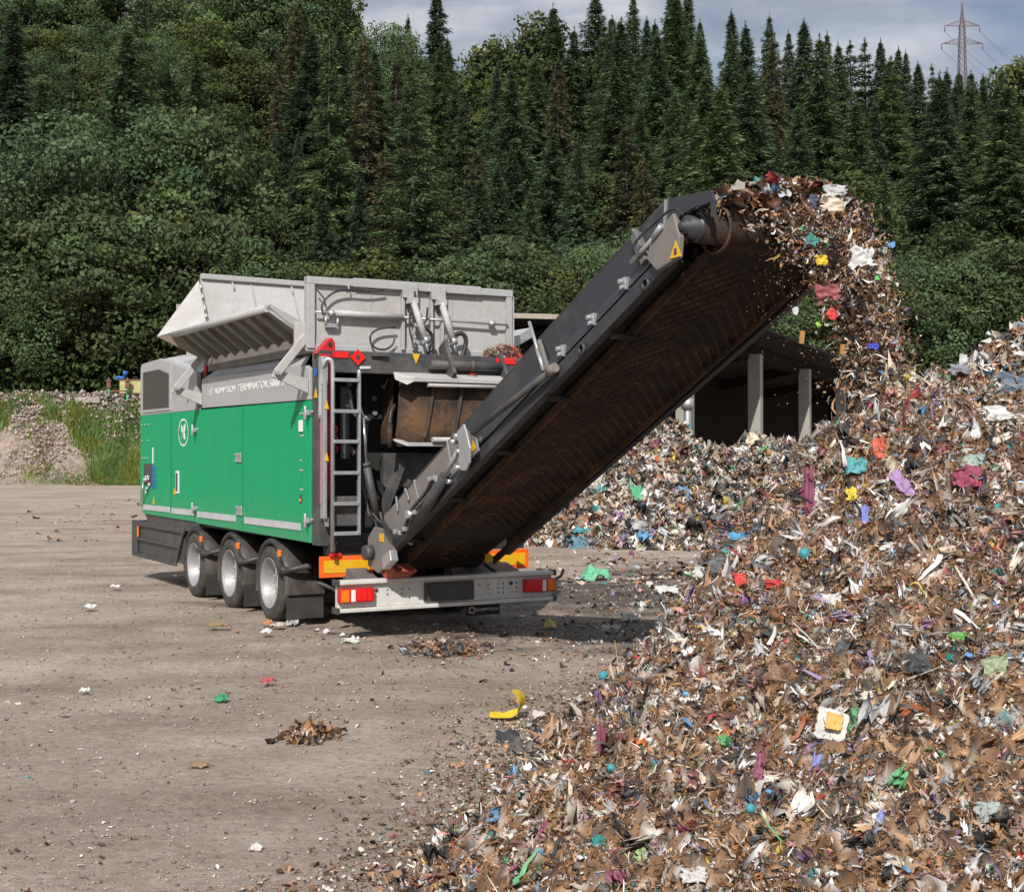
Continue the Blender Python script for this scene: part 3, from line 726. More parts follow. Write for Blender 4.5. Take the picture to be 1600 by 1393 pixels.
# bottom of the body
MB().prism([(5.45, .99), (5.3, .86), (2.75, .84), (2.75, .98)], 'x', .02, 2.4).build('undertray', 'dark', mc)
m = MB().box(.05, 2.4, -1.15, 2.8, .93, 1.0); m.build('floor_plate', 'inner', mc)
MB().prism([(5.66, 1.12), (5.66, 3.1), (2.83, 2.95), (-1.2, 2.8), (-1.2, 1.0), (5.5, .99)], 'x', 2.36, 2.44).build('side_panel', 'green', mc)
# chassis
m = MB()
for x in (.52, 1.78): m.box(x, x + .16, -1.35, 6.1, .66, .93)
for y in (-1.2, -.3, 1.5, 3.0, 4.5): m.box(.55, 1.9, y, y + .12, .7, .86)
m.build('chassis', 'inner', mc)
m = MB()
for y in (.09, 1.50, 2.97): m.tube([(.3, y, .42), (2.14, y, .42)], .07, 12).box(.6, .8, y - .2, y + .2, .42, .7).box(1.64, 1.84, y - .2, y + .2, .42, .7)
m.build('axle', 'inner', mc)
# side guard
sg = MB()
sg.box(.0, .03, 3.45, 6.15, .80, .875); sg.box(.0, .03, 3.80, 6.15, .345, .40); sg.box(.0, .03, 5.86, 6.15, .40, .80)
sg.prism([(3.45, .8), (3.53, .8), (3.86, .40), (3.78, .40)], 'x', 0, .03)
sg.box(.035, .05, 3.5, 5.9, .39, .81).box(.0, .04, 3.68, 5.86, .59, .625).box(.0, 2.4, 6.1, 6.15, .345, .87)
sg.build('side_guard', 'dark', mc, .008)
MB().box(-.012, 0, 5.74, 5.80, .64, .80).build('marker_light', 'amber', mc, .004)
m = MB().box(.2, .34, 3.55, 3.75, .3, .85)
m.prism([(3.6 + .15 * math.cos(R(22.5 + 45 * k)), .31 + .18 * math.sin(R(22.5 + 45 * k))) for k in range(8)], 'x', .12, .2)
m.prism([(3.6 + .04 * math.cos(R(22.5 + 45 * k)), .31 + .05 * math.sin(R(22.5 + 45 * k))) for k in range(8)], 'x', .08, .13)
m.build('support_leg', 'dark', mc, .01)
# wheels
def wheel(x, y, side):
    W = .3; r = .425; s = side
    prof = [(-.13, .27), (-.145, .285), (-.15, .33), (-.148, .37), (-.135, .405), (-.11, .421), (-.075, r), (-.07, r - .012), (-.06, r - .012), (-.055, r), (-.01, r), (-.006, r - .012), (.006, r - .012), (.01, r), (.055, r), (.06, r - .012), (.07, r - .012), (.075, r), (.11, .421), (.135, .405), (.15, .35), (.13, .27)]
    hub = MB().lathe((x, y, .425), [(s * o, r_) for (o, r_) in ((-.02, .0), (-.02, .07), (-.05, .075), (-.05, .1), (-.035, .135), (.01, .15), (.015, .215))], 'x', 40)
    for k in range(10):
        a = 2 * math.pi * k / 10; hub.disc((x - s * .0, y + .118 * math.cos(a), .425 + .118 * math.sin(a)), .012, (-s * .06, 0, 0), 6)
    hb = hub.build('wheel', 'rim', mc)
    MB().lathe((x, y, .425), prof, 'x', 56).build('tyre', 'tyre', hb)
    MB().lathe((x, y, .425), [(s * o, q) for (o, q) in ((.02, .2), (-.04, .225), (-.1, .238), (-.128, .255), (-.14, .268), (-.15, .274), (-.15, .281), (-.13, .283))], 'x', 48).build('rim', 'rim', hb)
for y in (.09, 1.50, 2.97):
    wheel(.15, y, 1); wheel(2.29, y, -1)
# mudguards
def mudguard(x0, x1, yc, outer):
    m = MB(); ri, ro = .475, .50; A0, A1 = -12, 196; n = 26
    # angle measured from the rear (-Y) over the top to the front (+Y)
    def pt(r, a): return (yc - r * math.cos(R(a)), .43 + r * math.sin(R(a)) * 1.0)
    vs = []; fs = []
    prof = [(x0, ri - .035), (x0, ri + .005), (x0 + .03, ro), (x1, ro), (x1, ri)] if outer else [(x0, ri), (x0, ro), (x1 - .03, ro), (x1, ri + .005), (x1, ri - .035)]
    for i in range(n + 1):
        a = A0 + (A1 - A0) * i / n; k = 1.0
        for (xx, rr) in prof: vs.append((xx, *pt(rr, a)))
    P = len(prof)
    for i in range(n):
        for j in range(P - 1): fs.append((i * P + j, i * P + j + 1, (i + 1) * P + j + 1, (i + 1) * P + j))
        fs.append((i * P + P - 1, i * P, (i + 1) * P, (i + 1) * P + P - 1))
    m.add(vs, fs, True)
    o = m.build('mudguard', 'black', mc)
    if outer:
        y = yc - .42
        MB().tube(cat_curve([(x0 - .02, y + .06, .66), (x0 + .0, y - .05, .60), (x0 + .06, y - .14, .62), (x0 + .25, y - .2, .66)]), [.05] * 7 + [.035] * 12, 10).build('bracket', 'black', o)
        MB().box(x0 - .022, x0 + .004, yc - .37, yc - .30, .745, .815).build('marker_light', 'amber', mc, .004)
    fl = MB().box(x0 + .01, x1, yc - .515, yc - .495, .08, .345)
    f = fl.build('mud_flap', 'blackflap', mc, .004)
    return f
flaps = []
for yc in (.03, 1.44, 2.91):
    flaps.append(mudguard(-.01, .42, yc, True)); mudguard(2.02, 2.45, yc, False)
# extended rear fender panel down to the flap
MB().box(.0, .42, -.52, -.49, .34, .46).build('fender_extension', 'black', mc, .006)
for f_ in flaps[1:]:
    yb = {1: 1.44, 2: 2.91}[flaps.index(f_)] - .52
    m = MB(); c = Vector((.25, yb, .2))
    for (dx, dz, a) in ((-.03, .02, 40), (.03, .03, -40), (-.03, -.03, -35), (.035, -.03, 40)):
        u = Vector((math.cos(R(a)), 0, math.sin(R(a)))) * .035; v = Vector((-math.sin(R(a)), 0, math.cos(R(a)))) * .014
        p = c + Vector((dx, 0, dz)); m.plate([p - u, p + v, p + u, p - v], (0, -.004, 0))
    m.build('emblem', 'white', f_)
# --- rear frame
m = MB().box(.0, .14, -1.40, -1.215, .92, 2.90)
m.box(2.30, 2.44, -1.40, -1.2, .92, 2.90).build_each('rear_post', 'dark', mc, .006)
m = MB().box(.14, 2.30, -1.40, -1.25, 2.68, 2.905); m.build('cross_beam', 'dark', mc, .006)
m = MB().box(.0, .12, -1.42, -1.405, 1.35, 2.86).build('red_strip', 'red', mc)
m = MB().box(.10, .14, -1.415, -1.40, 1.3, 2.8).build('red_strip', 'red', mc)
for x0, x1 in ((.15, .32), (2.05, 2.28)): MB().box(x0, x1, -1.412, -1.40, 2.83, 2.895).build('reflector', 'redref', mc)
# lifting lugs
for (x, s) in ((.06, 1), (2.36, -1)):
    m = MB(); m.prism([(x - .1 * s, 2.86), (x + .13 * s, 2.86), (x + .13 * s, 2.98), (x + .10 * s, 3.03), (x + .05 * s, 3.03), (x + .0 * s, 2.97)][::s], 'y', -1.38, -1.30)
    lug = m.build('lifting_lug', 'red', mc, .012)
    MB().disc((x + .07 * s, -1.385, 2.965), .025, (0, -.004, 0), 14).build('eye', 'black', lug)
# inner rear wall with bolts
iw = MB().box(.1, 2.35, -.62, -.5, .95, 2.9); iw.build('rear_wall', 'inner', mc)
m = MB()
for (px, py) in ((598, 603), (584, 623), (547, 621), (545, 600), (603, 640), (585, 645), (640, 720)):
    p = RR(px, py, -.63); m.disc(p, .028, (0, -.02, 0), 10)
m.build_each('bolt', 'zinc', mc)
m = MB().box(.12, .20, -1.3, -.9, .95, 2.7).box(.36, .46, -1.1, -1.0, 1.8, 2.55).box(.12, 2.3, -1.3, -1.0, .93, 1.02)
m.box(.85, 2.3, -1.1, -1.0, 1.52, 1.86).box(.85, 2.3, -1.13, -1.1, 1.50, 1.54).beam((.7, -1.2, 1.0), (1.05, -1.15, 1.8), .1, .08)
m.build('frame_bracket', 'dark', mc, .004)
MB().disc((1.45, -1.105, 1.68), .05, (0, -.004, 0), 16).build('hole', 'inner', mc)
MB().box(.1, .42, -1.5, -1.3, 1.12, 1.42).build('battery_box', 'dark', mc, .01)
# rusty curved drum cover
def apron():
    m = MB(); n = 12
    xs = [.93, 1.12, 1.5, 1.95, 2.4]; vs = []; fs = []
    for j, x in enumerate(xs):
        for i in range(n + 1):
            t = i / n; z = 2.66 - .70 * t; y = -1.38 - .06 * math.sin(math.pi * (.25 + .55 * t)) + (.3 * max(0, t - .85)) + (.1 * (j == 0))
            vs.append((x - .05 * t, y, z))
    for j in range(len(xs) - 1):
        for i in range(n): fs.append((j * (n + 1) + i, j * (n + 1) + i + 1, (j + 1) * (n + 1) + i + 1, (j + 1) * (n + 1) + i))
    m.add(vs, fs, True)
    m.add([(.93, -1.2, 2.66), (.88, -1.2, 1.96), (2.35, -1.2, 1.96), (.95, -.9, 2.66), (.9, -.9, 1.96)], [(0, 1, 4, 3)])
    a = m.build('drum_cover', 'rust', mc)
    for x in (1.28, 1.62, 1.98):
        r = MB()
        for i in range(8):
            t0, t1 = .1 + i * .1, .1 + (i + 1) * .1
            f = lambda t: (x - .12 * t, -1.39 - .06 * math.sin(math.pi * (.25 + .55 * t)) + (.3 * max(0, t - .85)), 2.66 - .70 * t)
            r.beam(f(t0), f(t1), .028, .05)
        r.build_each('rib', pm('rib_steel', (.07, .055, .045), .6, .3, amt=.5), a)
apron()
# grey shelf over the cover
sh = MB().prism([(-1.58, 2.60), (-1.58, 2.645), (-1.42, 2.70), (-1.2, 2.72), (-1.2, 2.60)], 'x', .98, 2.2)
sh.add([(.80, -1.46, 2.70), (.80, -1.5, 2.62), (.90, -1.58, 2.56), (.98, -1.58, 2.60), (.98, -1.58, 2.645), (.98, -1.42, 2.70), (.98, -1.3, 2.6)],
       [(0, 1, 2, 3, 4), (0, 4, 5), (1, 6, 3, 2)])
shf = sh.build('rear_flap', 'hop', mc, .004)
MB().tube([(1.15, -1.55, 2.57), (2.15, -1.55, 2.57)], .022).build('flap_tube', 'hop', mc)
m = MB()
for (x, r_) in ((1.72, .05),): m.lathe((x, -1.47, 2.70), [(0, r_), (.004, r_), (.004, r_ - .014), (0, r_ - .014)], 'z', 20)
m.build('sticker', 'redref', shf)
m = MB().prism([(-1.5, 1.93), (-1.5, 1.97), (-1.2, 1.97), (-1.2, 1.93)], 'x', .95, 2.3)
m.add([(.80, -1.35, 2.02), (.82, -1.45, 1.98), (.95, -1.5, 1.93), (.95, -1.5, 1.97), (.95, -1.35, 2.0)], [(0, 1, 2, 3), (0, 3, 4)])
m.build('lower_lip', 'grey', mc, .004)
MB().tube([(1.22, -1.52, 2.0), (1.8, -1.52, 2.0)], .03, 6).build('flap_tube', 'hop', mc)
# swing arms, cylinder across the top
m = MB()
m.prism([(-1.25, 2.98), (-1.38, 3.06), (-1.62, 2.70), (-1.56, 2.62), (-1.42, 2.64)], 'x', 1.42, 1.46)
m.build('swing_arm', 'dark', mc, .004)
MB().prism([(-1.25, 2.93), (-1.36, 2.99), (-1.62, 2.64), (-1.56, 2.58), (-1.42, 2.6)], 'x', 2.08, 2.12).build('swing_arm', 'dark', mc, .004)
m = MB().tube([(1.22, -1.45, 2.79), (2.08, -1.45, 2.79)], .052, 14); m.tube([(1.7, -1.45, 2.79), (1.75, -1.45, 2.79)], .062, 14)
m.build('torsion_shaft', 'dark', mc)
art_t = MB(); p = Vector(RR(650, 560, -1.415))
art_t.plate([p + Vector((-.045, 0, .05)), p + Vector((.045, 0, .05)), p + Vector((0, 0, -.06))], (0, -.004, 0)); art_t.build('warning_triangle', 'yellow', mc)
p = Vector(RR(559, 558, -1.415)); q = .085
m = MB(); m.plate([p + Vector((-q, 0, 0)), p + Vector((0, 0, -q)), p + Vector((q, 0, 0)), p + Vector((0, 0, q))], (0, -.006, 0)); dm = m.build('hazard_diamond', 'redref', mc)
m = MB(); m.plate([p + Vector((-.018, -.007, -.02)), p + Vector((.018, -.007, -.02)), p + Vector((.02, -.007, .0)), p + Vector((0, -.007, .035)), p + Vector((-.02, -.007, 0))], (0, -.002, 0)); m.build('flame_mark', 'black', dm)
m = MB()
for k in range(6): p = Vector(RR(563 + k * 2.9, 574, -1.41)); m.box(p.x - .007, p.x + .007, p.y - .003, p.y, p.z - .014, p.z + .014)
m.build('sticker', 'white', mc)
m = MB(); a_ = Vector(RR(580, 554, -1.42)); m.beam(a_, a_ + Vector((.18, -.02, .005)), .03, .035); m.build('grab_bar', 'dark', mc, .004)
# --- ladder
lad = MB()
lad.tube(cat_curve([(.0, -1.44, 2.2), (.0, -1.46, 2.62), (.01, -1.5, 2.74), (.045, -1.53, 2.80), (.085, -1.55, 2.76), (.09, -1.55, 2.6)]) + [Vector((.085, -1.56, .87))], .022, 10)
ld = lad.build('ladder', 'zinc', mc)
MB().box(.36, .385, -1.58, -1.53, 1.03, 2.63).tube([(.372, -1.56, 2.62), (.372, -1.56, 2.7)], .022).build('rail', 'zinc', ld, .004)
MB().box(.0, .035, -1.54, -1.44, 1.2, 2.6).build('rail', 'zinc', ld, .004)
for z in (2.59, 2.275, 1.97, 1.655, 1.345, 1.045):
    MB().box(.09, .365, -1.59, -1.51, z - .014, z + .022).build('rung', 'zinc', ld, .004)
MB().prism([(-.01, 1.35), (.07, 1.2), (.07, 1.12), (.04, 1.12)], 'y', -1.5, -1.46).build('bracket', 'zinc', ld)
m = MB(); m.box(-.01, .06, -1.5, -1.41, 2.55, 2.83); m.build('grab_box', 'zinc', mc, .006)
m = MB().disc((-.006, -1.33, 2.68), .045, (-.003, 0, 0), 20); m.build('sticker', 'blue', mc)
art([[(-1.27, 2.42), (-1.37, 2.42), (-1.32, 2.52)]], 'warning_triangle', 'yellow', mc, x=-.001)
for z in (1.78, 2.3):
    m = MB(); m.plate([(.0, -1.546, z), (.05, -1.546, z), (.028, -1.546, z + .09)], (0, -.003, 0)); m.build('warning_triangle', 'yellow', mc)
for z in (2.1, 2.0, 1.9):
    m = MB().lathe((.16, -1.42, z), [(0, .04), (-.004, .04), (-.004, .03), (0, .03)], 'y', 20); m.build('sticker', 'redref', mc)
# strut and hoses at the left of the drum
m = MB().tube([(.445, -1.5, 2.22), (.48, -1.5, 1.72)], .018, 10); m.build('piston_rod', 'chrome', mc)
m = MB().tube([(.475, -1.5, 1.74), (.60, -1.5, 1.2)], .042, 14); m.tube([(.47, -1.5, 1.76), (.48, -1.5, 1.72)], .048, 14)
m.build('hydraulic_cylinder', 'dark', mc)
def hose(pts, r=.014, mat='hose', name='hose'):
    return MB().tube(cat_curve(pts), r, 8).build(name, mat, mc)
hose([(.33, -1.4, 2.5), (.36, -1.42, 2.3), (.43, -1.45, 2.2), (.5, -1.45, 2.19), (.52, -1.4, 2.1), (.52, -1.35, 1.5), (.56, -1.4, 1.2)], .02, 'dark')
hose([(.42, -1.4, 2.5), (.46, -1.42, 2.28), (.5, -1.45, 2.22), (.55, -1.42, 2.2)], .012, 'zinc')
hose([(.86, -1.35, 2.36), (.80, -1.4, 2.28), (.775, -1.42, 2.16)], .022)
MB().tube([(.775, -1.42, 2.16), (.775, -1.42, 1.92)], .03, 10).build('fitting', 'rust', mc)
MB().beam((.25, -1.0, 2.2), (.55, -1.0, 1.85), .04, .05).build('brace', 'dark', mc)
hose([(.5, -1.6, 1.25), (.6, -1.68, 1.12), (.75, -1.7, 1.08), (.9, -1.75, 1.15)], .016)
# --- marker boards, bumper
for (x0, x1, inner) in ((0., .59, 1), (1.85, 2.44, -1)):
    mb = MB().box(x0, x1, -1.43, -1.41, .60, .815).build('marker_board', 'orange', mc, .003)
    MB().box(x0 + .045, x1 - .045, -1.436, -1.43, .645, .77).build('reflector', 'yellow', mb)
MB().box(.11, .58, -1.40, -1.25, .82, .93).build('board_holder', 'inner', mc)
MB().box(1.86, 2.4, -1.40, -1.25, .82, .93).build('board_holder', 'inner', mc)
MB().beam((.1, -1.45, .83), (.22, -1.45, .832), .025, .03).build('reflector', 'redref', mc)
bY = -1.95; bx0, bx1 = -.01, 2.43
m = MB()
m.prism([(bY + .02, .34), (bY + .02, .58), (bY + .09, .58), (bY + .09, .34)], 'x', bx0, bx1)
m.box(bx0, bx1, bY - .03, bY + .12, .572, .612).box(bx0, bx1, bY - .03, bY + .12, .300, .340)
bmp = m.build('bumper', 'bumper', mc, .008)
m = MB()
for x in (bx0 - .03, bx1): m.box(x, x + .03, bY - .035, bY + .1, .562, .622).box(x, x + .03, bY - .035, bY + .1, .29, .35)
m.build_each('end_cap', 'black', bmp, .004)
MB().box(.92, 1.48, bY - .012, bY + .02, .36, .55).build('number_plate_holder', 'black', bmp, .006)
MB().box(.97, 1.43, bY - .018, bY - .012, .385, .535).build('number_plate', 'dark', bmp)
for (x0, s) in ((-.02, 1), (2.44, -1)):
    xa, xb = sorted((x0, x0 + s * .37))
    tl = MB().box(xa, xb, bY - .055, bY + .02, .40, .535).build('tail_light', 'redlens', bmp, .01)
    xa, xb = sorted((x0 + s * .015, x0 + s * .10)); MB().box(xa, xb, bY - .058, bY - .054, .41, .525).build('lens', 'amber', tl)
    xa, xb = sorted((x0 + s * .12, x0 + s * .165)); MB().box(xa, xb, bY - .058, bY - .054, .41, .525).build('lens', 'white', tl)
    for i in range(3):
        xa, xb = sorted((x0 + s * (.18 + i * .058), x0 + s * (.228 + i * .058)))
        MB().box(xa, xb, bY - .0585, bY - .054, .415, .52).build('lens', 'redref', tl, .004)
m = MB()
for x in (.52, .57, .68, .76, 1.56, 1.66, 1.78, 1.84, 1.95, 2.0):
    for z in (.41, .455, .5): 
        if random.random() < .75: m.disc((x, bY + .021, z), .009, (0, -.004, 0), 8)
m.disc((.40, bY + .021, .5), .022, (0, -.004, 0), 12).disc((1.93, bY + .021, .5), .022, (0, -.004, 0), 12)
m.build_each('bolt_hole', 'black', bmp)
m = MB()
for x in (.28, 1.55, 1.88): m.prism([(-1.87, .5), (-1.87, .57), (-1.5, .67), (-1.3, .72), (-1.3, .6), (-1.5, .5)], 'x', x, x + (.22 if x < 1 else .27))
m.build_each('bumper_bracket', pm('bracket_steel', (.11, .11, .12), .5, amt=.4), mc)
m = MB().tube([(.05, bY + .06, .49), (-.12, -1.75, .58), (-.18, -1.72, .585)], .018).box(-.24, -.16, -1.76, -1.68, .565, .60)
m.build('lamp_arm', 'black', mc)
MB().tube([(2.42, bY, .50), (2.6, bY + .1, .54), (2.66, bY + .15, .60)], .016).build('lamp_arm', 'black', mc)
fl = MB().box(1.53, 1.93, -1.70, -1.68, .155, .45).build('mud_flap', 'blackflap', mc, .006)
text_mesh('KOMPTECH', .27, .03, fl, (1.64, -1.703, .20), (1, 0, 0), (0, 0, 1), 'white', 'lettering', .02)
m = MB(); c = Vector((1.59, -1.704, .215))
for (dx, dz, a) in ((-.02, .02, 40), (.02, .02, -40), (-.02, -.02, -35), (.025, -.02, 40)):
    u = Vector((math.cos(R(a)), 0, math.sin(R(a)))) * .03; v = Vector((-math.sin(R(a)), 0, math.cos(R(a)))) * .01
    p = c + Vector((dx, 0, dz)); m.plate([p - u, p + v, p + u, p - v], (0, -.003, 0))
m.build('emblem', 'white', fl)
# --- hopper
hx0, hx1, hz0, hz1, hy = -.06, 2.35, 2.93, 3.665, -1.2
rw = MB().box(hx0 + .06, hx1 - .04, hy + .02, hy + .05, hz0, hz1 - .05).build('hopper_rear_wall', 'hop', mc)
fr = MB().box(hx0, hx0 + .085, hy - .03, hy + .06, hz0, hz1 - .012).box(hx1 - .07, hx1, hy - .03, hy + .06, hz0, hz1 - .06)
fr.box(hx0, .45, hy - .035, hy + .065, hz1 - .075, hz1).box(.45, 1.95, hy - .045, hy + .07, hz1 - .08, hz1 + .012).box(1.95, hx1 + .005, hy - .035, hy + .065, hz1 - .075, hz1)
fr.box(hx0, hx1, hy - .01, hy + .03, 2.90, 2.97)
fr.build('frame', 'grey', rw, .005)
m = MB()
for x in (1.0, 1.335): m.box(x, x + .03, hy - .05, hy + .02, 2.95, 3.62).box(x + .13, x + .16, hy - .05, hy + .02, 2.95, 3.62).box(x, x + .16, hy - .09, hy - .0, 3.50, hz1 - .02)
m.build_each('stiffener', 'grey', rw, .004)
m = MB().box(.66, .668, hy + .012, hy + .02, 2.97, 3.58).box(1.62, 1.628, hy + .012, hy + .02, 2.97, 3.5).box(.0, .66, hy + .008, hy + .02, 2.96, 3.02)
m.build_each('seam', 'grey', rw)
MB().tube([(.22, hy - .05, 3.30), (1.0, hy - .05, 3.295)], .034, 14).build('hydraulic_cylinder', 'hop', mc)
m = MB().tube([(.02, hy - .05, 3.30), (.22, hy - .05, 3.30)], .012).tube([(1.0, hy - .05, 3.295), (2.28, hy - .05, 3.275)], .014)
for x in (.2, 2.08): m.lathe((x, hy - .05, 3.295 if x < 1 else 3.28), [(-.03, .0), (-.03, .035), (.03, .035), (.03, 0)], 'x', 12)
m.box(.14, .26, hy - .05, hy, 3.15, 3.19).tube([(.14, hy - .04, 3.27), (.14, hy - .04, 3.17)], .014).tube([(.27, hy - .04, 3.25), (.27, hy - .04, 3.17)], .014)
m.build_each('piston_rod', 'zinc', mc)
for (xa, xb) in ((1.09, 1.20), (1.43, 1.53)):
    c_ = MB().tube([(xa, hy - .12, 3.46), (xb - .005, hy - .2, 3.06)], .036, 14); c_.box(xa - .05, xa + .05, hy - .15, hy - .04, 3.44, 3.50)
    c_.build('hydraulic_cylinder', 'hop', mc)
    MB().tube([(xb - .005, hy - .2, 3.06), (xb + .02, hy - .22, 2.93)], .016).disc((xb - .03, hy - .2, 3.05), .045, (.06, 0, 0), 10).build('piston_rod', 'zinc', mc)
def rh(pts, r=.011, dy=-.06): hose([(*RR(px, py, hy + dy)[:1], RR(px, py, hy + dy)[1], RR(px, py, hy + dy)[2]) for (px, py) in pts], r)
rh([(505, 492), (503, 478), (510, 466), (524, 456), (545, 453), (575, 455), (600, 452)])
rh([(494, 452), (506, 466), (509, 478)], .008)
rh([(618, 511), (592, 514), (579, 524), (582, 540), (598, 546), (612, 540), (617, 528)])
rh([(648, 455), (648, 470), (642, 485), (641, 505), (655, 512), (668, 516), (675, 530), (668, 555)], .012, -.12)
rh([(642, 478), (650, 505), (665, 512), (676, 524), (676, 545), (670, 560)], .012, -.14)
rh([(668, 480), (666, 500), (660, 506)], .012, -.12)
rh([(641, 490), (640, 515), (645, 535)], .010, -.12)
rh([(705, 530), (710, 524), (722, 521), (728, 532), (724, 552), (720, 558)], .026, -.12)
rh([(698, 555), (700, 535), (706, 528), (714, 526)], .02, -.12)
m = MB()
for (px, py) in ((697, 527), (702, 532), (699, 540), (703, 547), (700, 556), (648, 533), (653, 535), (645, 520), (650, 508), (651, 500)):
    p = RR(px, py, hy - .13); m.box(p[0] - .02, p[0] + .02, p[1] - .02, p[1] + .02, p[2] - .022, p[2] + .022)
m.build_each('fitting', 'zinc', mc, .005)
# hooks on the rear wall
for px, py in ((545, 448), (648, 453)):
    p = Vector(RR(px, py, hy - .05)); MB().tube([p + Vector((0, .03, .02)), p, p + Vector((.0, -.0, -.05)), p + Vector((-.01, .03, -.06))], .007, 6).build('hook', 'hop', mc)
# front wall, flared, and folded wing
A = Vector(S(313, 432)); Bh = Vector(S(324, 503)); C_ = Vector((2.35, A.y, A.z - .02)); D_ = Vector((2.35, Bh.y, 3.15)); B2 = Vector((.1, 2.3, 3.1))
fwm = MB().plate([A, C_, D_, B2, Bh], (0, .04, 0)); fw = fwm.build('hopper_front_wall', 'hop', mc)
MB().beam(A + Vector((-.0, -.02, -.0)), C_ + Vector((0, -.02, 0)), .09, .07).build('rim', 'grey', fw, .01)
m = MB()
for t in (.28, .52):
    a_ = A.lerp(C_, t) + Vector((0, -.004, -.05)); b_ = Bh.lerp(D_, t) + Vector((.05, -.004, 0)); m.beam(a_, b_, .01, .06, (0, 1, 0))
m.build_each('seam', 'grey', fw)
for t in (.17, .51):
    p = A.lerp(C_, t) + Vector((0, -.06, -.05)); MB().tube([p, p + Vector((.01, -.03, -.07)), p + Vector((.03, .0, -.12))], .01, 6).build('hook', 'hop', fw)
tip = Vector((-.6, 2.5, 3.31)); low = Vector((.0, 2.42, 3.02))
wg = MB().plate([A + Vector((-.02, 0, -.05)), tip, tip + Vector((.3, -.02, .03)), Bh + Vector((-.02, -.02, -.02))], (0, .02, 0))
wgo = wg.build('hopper_wing', 'hop', mc)
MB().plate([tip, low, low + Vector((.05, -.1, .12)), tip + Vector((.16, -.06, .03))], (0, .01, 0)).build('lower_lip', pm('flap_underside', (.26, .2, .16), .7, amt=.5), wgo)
m = MB()
for t0, t1 in ((.08, .22), (.32, .45), (.55, .75), (.8, .9)):
    a_ = (A + Vector((-.01, -.012, -.05))); m.tube([a_.lerp(Bh, t0), a_.lerp(Bh, t1)], .018, 8)
m.build_each('hinge', 'zinc', wgo)
# lower mass of the hopper seen below/behind the flap
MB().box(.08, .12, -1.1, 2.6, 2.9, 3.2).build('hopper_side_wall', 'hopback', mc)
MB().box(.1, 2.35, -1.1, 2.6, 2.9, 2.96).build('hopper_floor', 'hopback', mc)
MB().plate([(2.36, -1.2, 2.95), (2.36, 2.6, 2.95), (2.38, 2.7, 4.0), (2.36, -1.2, 3.6)], (.03, 0, 0)).build('hopper_side_wall', 'hop', mc)
# ribbed side flap
fo = (-.40, 3.345); fi = (.0, 3.06); fy0, fy1 = -1.0, 2.55
fm = MB(); dx = fo[0] - fi[0]; dz = fo[1] - fi[1]; L = math.hypot(dx, dz); nx_, nz_ = -dz / L, dx / L   # normal (pointing down/outwards)
if nz_ > 0: nx_, nz_ = -nx_, -nz_
Pn = lambda t, h, y: (fi[0] + dx * t + nx_ * h, y, fi[1] + dz * t + nz_ * h)
fm.hexa([Pn(0, 0, fy0), Pn(1, 0, fy0), Pn(1, 0, fy1), Pn(0, 0, fy1), Pn(0, -.02, fy0), Pn(1, -.02, fy0), Pn(1, -.02, fy1), Pn(0, -.02, fy1)])
flp = fm.build('side_flap', 'hop', mc)
m = MB(); m.tube([Pn(1.0, .01, fy0), Pn(1.0, .01, fy1)], .04, 12); m.build('edge_tube', 'hop', flp)
for y in (fy0, fy1 - .02):
    MB().hexa([Pn(0, .0, y), Pn(1.04, .03, y), Pn(1.04, .03, y + .02), Pn(0, .0, y + .02), Pn(-.02, -.14, y), Pn(1.0, -.05, y), Pn(1.0, -.05, y + .02), Pn(-.02, -.14, y + .02)]).build('end_plate', 'grey', flp, .003)
u_ = MB().hexa([Pn(0, .002, fy0 + .03), Pn(.95, .002, fy0 + .03), Pn(.95, .002, fy1 - .03), Pn(0, .002, fy1 - .03), Pn(0, .006, fy0 + .03), Pn(.95, .006, fy0 + .03), Pn(.95, .006, fy1 - .03), Pn(0, .006, fy1 - .03)])
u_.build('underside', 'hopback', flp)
for k in range(9):
    y = fy0 + .22 + k * .37
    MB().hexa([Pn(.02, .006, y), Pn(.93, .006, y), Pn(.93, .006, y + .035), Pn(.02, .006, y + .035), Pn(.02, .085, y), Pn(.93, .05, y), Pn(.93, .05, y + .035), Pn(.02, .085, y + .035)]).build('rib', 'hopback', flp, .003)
# linkage arms
def armset(y):
    J = Vector((-.36, y, 2.67))
    lo = MB().hexa([(-.40, y, 2.63), (-.01, y, 2.47), (-.01, y + .03, 2.47), (-.40, y + .03, 2.63), (-.37, y, 2.71), (-.01, y, 2.62), (-.01, y + .03, 2.62), (-.37, y + .03, 2.71)])
    l_ = lo.build('linkage_arm', 'hop', mc, .006)
    up = MB().beam(J + Vector((0, -.03, .0)), Vector((-.04, y - .03, 3.06)), .035, .085, (0, 0, 1)); up.build('upper_link', 'hop', l_, .006)
    MB().disc(J + Vector((0, -.06, 0)), .022, (0, .1, 0), 12).build('pivot_pin', 'zinc', l_)
armset(-1.14); armset(2.55)
MB().box(-.16, -.01, -1.16, -1.1, 2.95, 3.2).build('bracket', 'hop', mc, .01)
# red actuator seen in the gap
MB().beam((.1, 2.68, 2.5), (.1, 2.68, 2.98), .08, .08).build('support_post', 'red', mc)
MB().box(.06, .6, 2.62, 2.8, 1.1, 2.9).build('bulkhead', 'inner', mc)
# grey edge of the far flap on the right
MB().plate([(2.42, -1.0, 3.0), (2.42, -1.0, 3.10), (2.95, -.6, 3.33), (2.98, -.6, 3.22)], (0, 2.8, 0)).build('side_flap', 'hop', mc)

